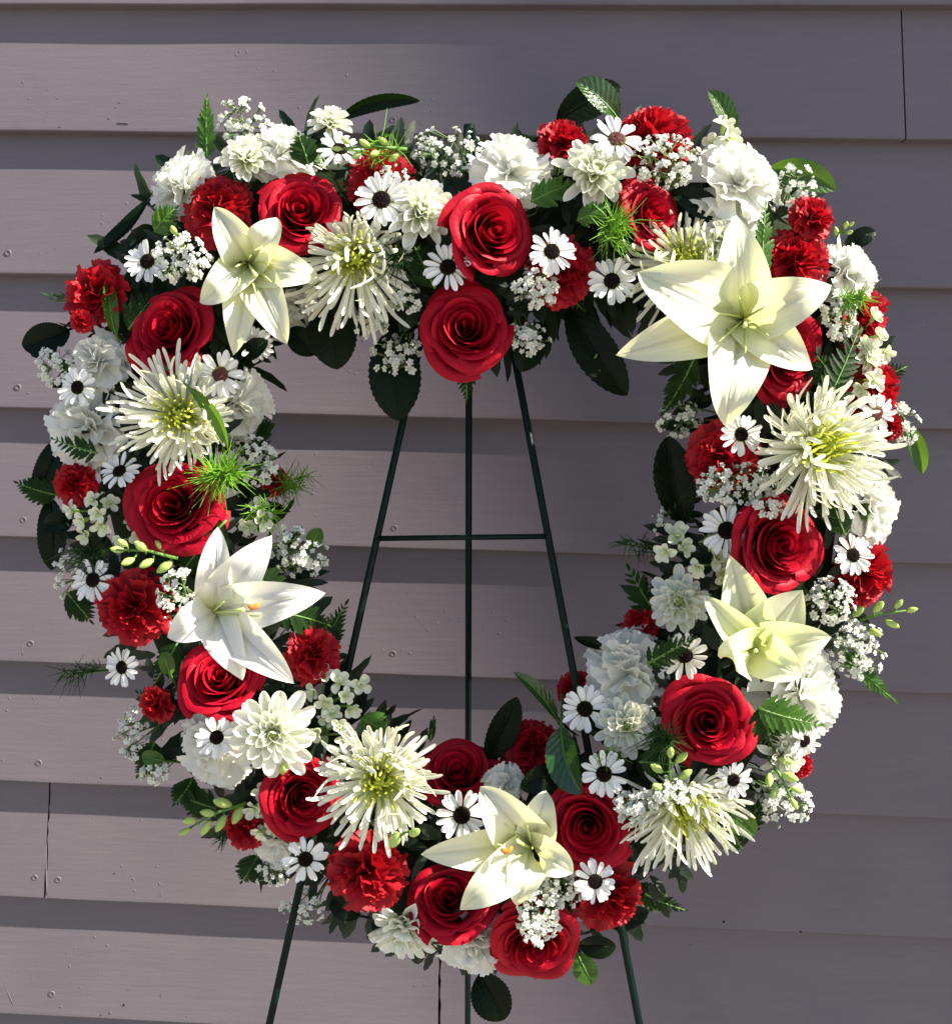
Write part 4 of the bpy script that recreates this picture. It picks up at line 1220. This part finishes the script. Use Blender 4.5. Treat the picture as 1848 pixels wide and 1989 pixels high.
leaf(330, 1310, 318, 1266, 40, 'small shiny leaf right of the lower left daisy', 50, 56, 0, .4, .2, 'leafgreen')
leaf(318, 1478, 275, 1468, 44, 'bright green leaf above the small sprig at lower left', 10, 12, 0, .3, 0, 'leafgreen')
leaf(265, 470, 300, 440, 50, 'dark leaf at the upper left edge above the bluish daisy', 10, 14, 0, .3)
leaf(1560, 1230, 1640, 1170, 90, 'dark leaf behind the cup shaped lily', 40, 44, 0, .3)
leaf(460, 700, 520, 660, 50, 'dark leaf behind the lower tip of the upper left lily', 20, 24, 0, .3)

# ------------------------------------------------------------------ ferns
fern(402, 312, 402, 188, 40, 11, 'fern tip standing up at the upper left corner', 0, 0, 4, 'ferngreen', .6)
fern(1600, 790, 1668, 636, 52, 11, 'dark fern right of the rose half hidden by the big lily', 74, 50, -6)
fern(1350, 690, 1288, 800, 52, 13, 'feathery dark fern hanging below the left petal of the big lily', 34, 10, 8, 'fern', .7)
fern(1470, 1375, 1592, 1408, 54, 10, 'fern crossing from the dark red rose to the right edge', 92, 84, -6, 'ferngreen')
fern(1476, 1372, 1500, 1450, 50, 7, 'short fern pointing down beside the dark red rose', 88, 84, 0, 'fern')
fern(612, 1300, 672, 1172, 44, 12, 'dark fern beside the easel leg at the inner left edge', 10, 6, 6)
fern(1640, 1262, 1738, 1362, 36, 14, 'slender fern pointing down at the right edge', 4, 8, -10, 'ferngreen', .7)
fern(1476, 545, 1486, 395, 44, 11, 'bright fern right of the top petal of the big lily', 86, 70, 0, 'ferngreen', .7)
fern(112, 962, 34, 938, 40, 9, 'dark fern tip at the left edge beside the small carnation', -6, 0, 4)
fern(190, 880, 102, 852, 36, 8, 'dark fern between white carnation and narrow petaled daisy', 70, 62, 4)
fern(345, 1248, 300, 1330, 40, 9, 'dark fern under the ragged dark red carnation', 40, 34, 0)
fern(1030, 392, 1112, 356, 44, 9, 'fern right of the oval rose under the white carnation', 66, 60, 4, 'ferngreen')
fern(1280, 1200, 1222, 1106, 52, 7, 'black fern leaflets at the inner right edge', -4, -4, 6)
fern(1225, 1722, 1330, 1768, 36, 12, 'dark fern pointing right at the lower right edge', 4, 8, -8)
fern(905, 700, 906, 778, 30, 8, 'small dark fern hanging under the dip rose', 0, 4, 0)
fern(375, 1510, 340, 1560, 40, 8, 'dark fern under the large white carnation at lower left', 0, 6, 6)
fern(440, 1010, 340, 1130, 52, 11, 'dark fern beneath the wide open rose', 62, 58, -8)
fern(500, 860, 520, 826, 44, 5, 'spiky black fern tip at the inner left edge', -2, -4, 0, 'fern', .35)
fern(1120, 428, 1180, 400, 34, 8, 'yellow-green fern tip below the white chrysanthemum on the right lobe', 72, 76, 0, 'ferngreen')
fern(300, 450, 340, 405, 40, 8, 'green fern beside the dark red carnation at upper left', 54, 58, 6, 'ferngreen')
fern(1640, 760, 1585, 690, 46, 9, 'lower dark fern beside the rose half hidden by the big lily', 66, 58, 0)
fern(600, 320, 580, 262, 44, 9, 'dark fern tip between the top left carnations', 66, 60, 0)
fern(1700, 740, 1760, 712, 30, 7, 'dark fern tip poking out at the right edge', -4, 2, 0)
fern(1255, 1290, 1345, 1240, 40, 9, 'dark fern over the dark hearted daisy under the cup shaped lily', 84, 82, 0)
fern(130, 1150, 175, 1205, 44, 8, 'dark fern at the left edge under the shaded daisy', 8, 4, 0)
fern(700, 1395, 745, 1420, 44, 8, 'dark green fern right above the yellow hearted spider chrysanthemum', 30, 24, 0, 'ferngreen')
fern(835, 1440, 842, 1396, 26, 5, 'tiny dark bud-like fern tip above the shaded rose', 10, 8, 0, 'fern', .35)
fern(1440, 1650, 1395, 1560, 50, 9, 'dark fern between the lower right daisy and its leaf', 10, 20, 0)
fern(1240, 800, 1275, 700, 40, 8, 'dark fern sprig at the inner edge left of the big lily', -10, -2, 0) if False else None

# ------------------------------------------------------------------ thread-leaved greenery
tuft(1182, 440, 62, 150, 'green thread-leaved sprig left of the rose above the big lily', 34, 'tuft', .3, .3)
tuft(432, 908, 70, 260, 'bright thread-leaved sprig right of the wide open rose', 34, 'tuft', .3, -.2)
tuft(566, 940, 50, 170, 'bright thread-leaved tip sticking out of the inner left edge', 22, 'tuft', .8, -.1)
tuft(522, 985, 50, 150, 'bright thread-leaved sprig below the inner left tip', 10, 'tuft', .2, .5)
tuft(1655, 578, 46, 100, 'yellow-green thread-leaved sprig at the right edge over the red carnation', 36, 'tuft', .2, .3)
tuft(768, 500, 58, 130, 'dim thread-leaved sprig right of the drooping spider chrysanthemum', 18, 'tuftdark', .1, .3)
tuft(1240, 1064, 44, 60, 'dark wispy sprig reaching into the opening from the right', -12, 'tuftdark', -1, 0, .7)
tuft(150, 1314, 46, 60, 'dark wispy sprig poking out at the lower left edge', -8, 'tuftdark', -1, 0, .7)
tuft(1286, 1432, 62, 150, 'dim thread-leaved sprig left of the dark red rose', 28, 'tuftdark', -.3, .2)
tuft(742, 285, 64, 60, 'fine green threads over the bud spray on the left lobe', 26, 'tuft', .3, -.4)
tuft(430, 1632, 44, 50, 'dark curling threads beside the small red bud at lower left', 6, 'tuftdark', -.6, .4, .8)
tuft(112, 575, 30, 14, 'few dark threads at the left edge beside the dark carnation', -6, 'tuftdark', -.8, 0, .6)
tuft(175, 1080, 60, 120, 'dark needle greenery at the left edge above the shaded daisy', 4, 'tuftdark', -.3, .1)
tuft(1180, 1460, 44, 40, 'yellow-green threads above the daisy at inner lower right', 22, 'tuft', -.3, .3, .7)


# more greenery at the edges and in the gaps
fern(350, 1390, 268, 1345, 48, 10, 'dark fern between the two small lower left carnations', 30, 10, 6)
fern(300, 1440, 268, 1506, 44, 9, 'dark fern at the lower left edge beside shaded baby\'s breath', 6, 2, 6)
fern(420, 1570, 350, 1545, 46, 9, 'dark fern behind the bright green bud spray at lower left', 8, 4, 4)
fern(500, 1660, 470, 1712, 44, 9, 'dark fern at the lower left edge below the small red bud', 4, 0, 4)
fern(250, 640, 300, 575, 54, 9, 'dark fern above the dark shaded rose', 50, 44, 4)
fern(480, 1120, 560, 1150, 50, 9, 'dark fern behind the long right petal of the brilliant white lily', 60, 40, 4)
fern(540, 1190, 640, 1215, 50, 10, 'dark fern under the long right petal of the brilliant white lily', 50, 20, 6)
fern(1240, 1480, 1330, 1490, 46, 8, 'dark fern under the green bud cluster', 70, 64, 4)
fern(1430, 1620, 1480, 1560, 44, 9, 'dark fern beside the lower right bright leaf', 24, 16, 0)
fern(1265, 700, 1330, 640, 50, 8, 'dark fern behind the left petal of the big lily', 20, 44, 0)
fern(1490, 1175, 1560, 1120, 46, 8, 'dark fern between the tall rose and the cup shaped lily', 60, 60, 0)
fern(1640, 1040, 1610, 960, 46, 8, 'dark fern between the tall rose and the right spider chrysanthemum', 60, 54, 0)
fern(845, 560, 800, 470, 50, 9, 'dark fern left of the shaded daisy at the dip', 56, 52, 0)
fern(1050, 520, 1130, 600, 46, 9, 'dark fern under the dark carnation at the inner top', 40, 24, 0)
leaf(1180, 1800, 1260, 1770, 60, 'dark leaf behind the bright red carnation at lower right', -4, 0, 6, .3)
leaf(700, 1780, 640, 1742, 60, 'dark leaf behind the large dark red carnation at lower left', 0, 0, 6, .3)
leaf(140, 1010, 84, 1016, 60, 'dark leaf behind the cream stock spike at the left edge', -6, 0, 6, .3)
leaf(120, 640, 60, 690, 56, 'lower dark leaf at the left edge touching baby\'s breath', -14, -10, 6, .3)
leaf(560, 640, 610, 690, 70, 'dark leaf right of the lower tips of the upper left lily', 0, 4, 4, .3)
leaf(1640, 480, 1700, 450, 50, 'small dark leaf behind the upper right red carnations', 0, 2, 6, .3)
leaf(820, 620, 742, 622, 70, 'dark leaf left of the dip rose behind baby\'s breath', 10, 8, 6, .3)
sprig(560, 1045, 60, 50, 16, "small baby's breath tuft beside the fan shaped leaf", 12)
sprig(640, 1490, 60, 50, 16, "baby's breath peeking out left of the yellow hearted spider chrysanthemum", 6)
sprig(950, 1715, 60, 50, 16, "baby's breath below the lower petals of the bottom lily", 10)
sprig(1490, 985, 60, 50, 22, "baby's breath touching the top of the tall rose", 26)
sprig(760, 345, 70, 50, 20, "baby's breath beside the red carnation of the left lobe", 14)
stock(508, 1560, 60, 50, 3, 'pale stock floret left of the rose at lower left', 4, 40)
stock(520, 1605, 60, 60, 3, 'pale stock floret above the white carnation at lower left', 6, 40)
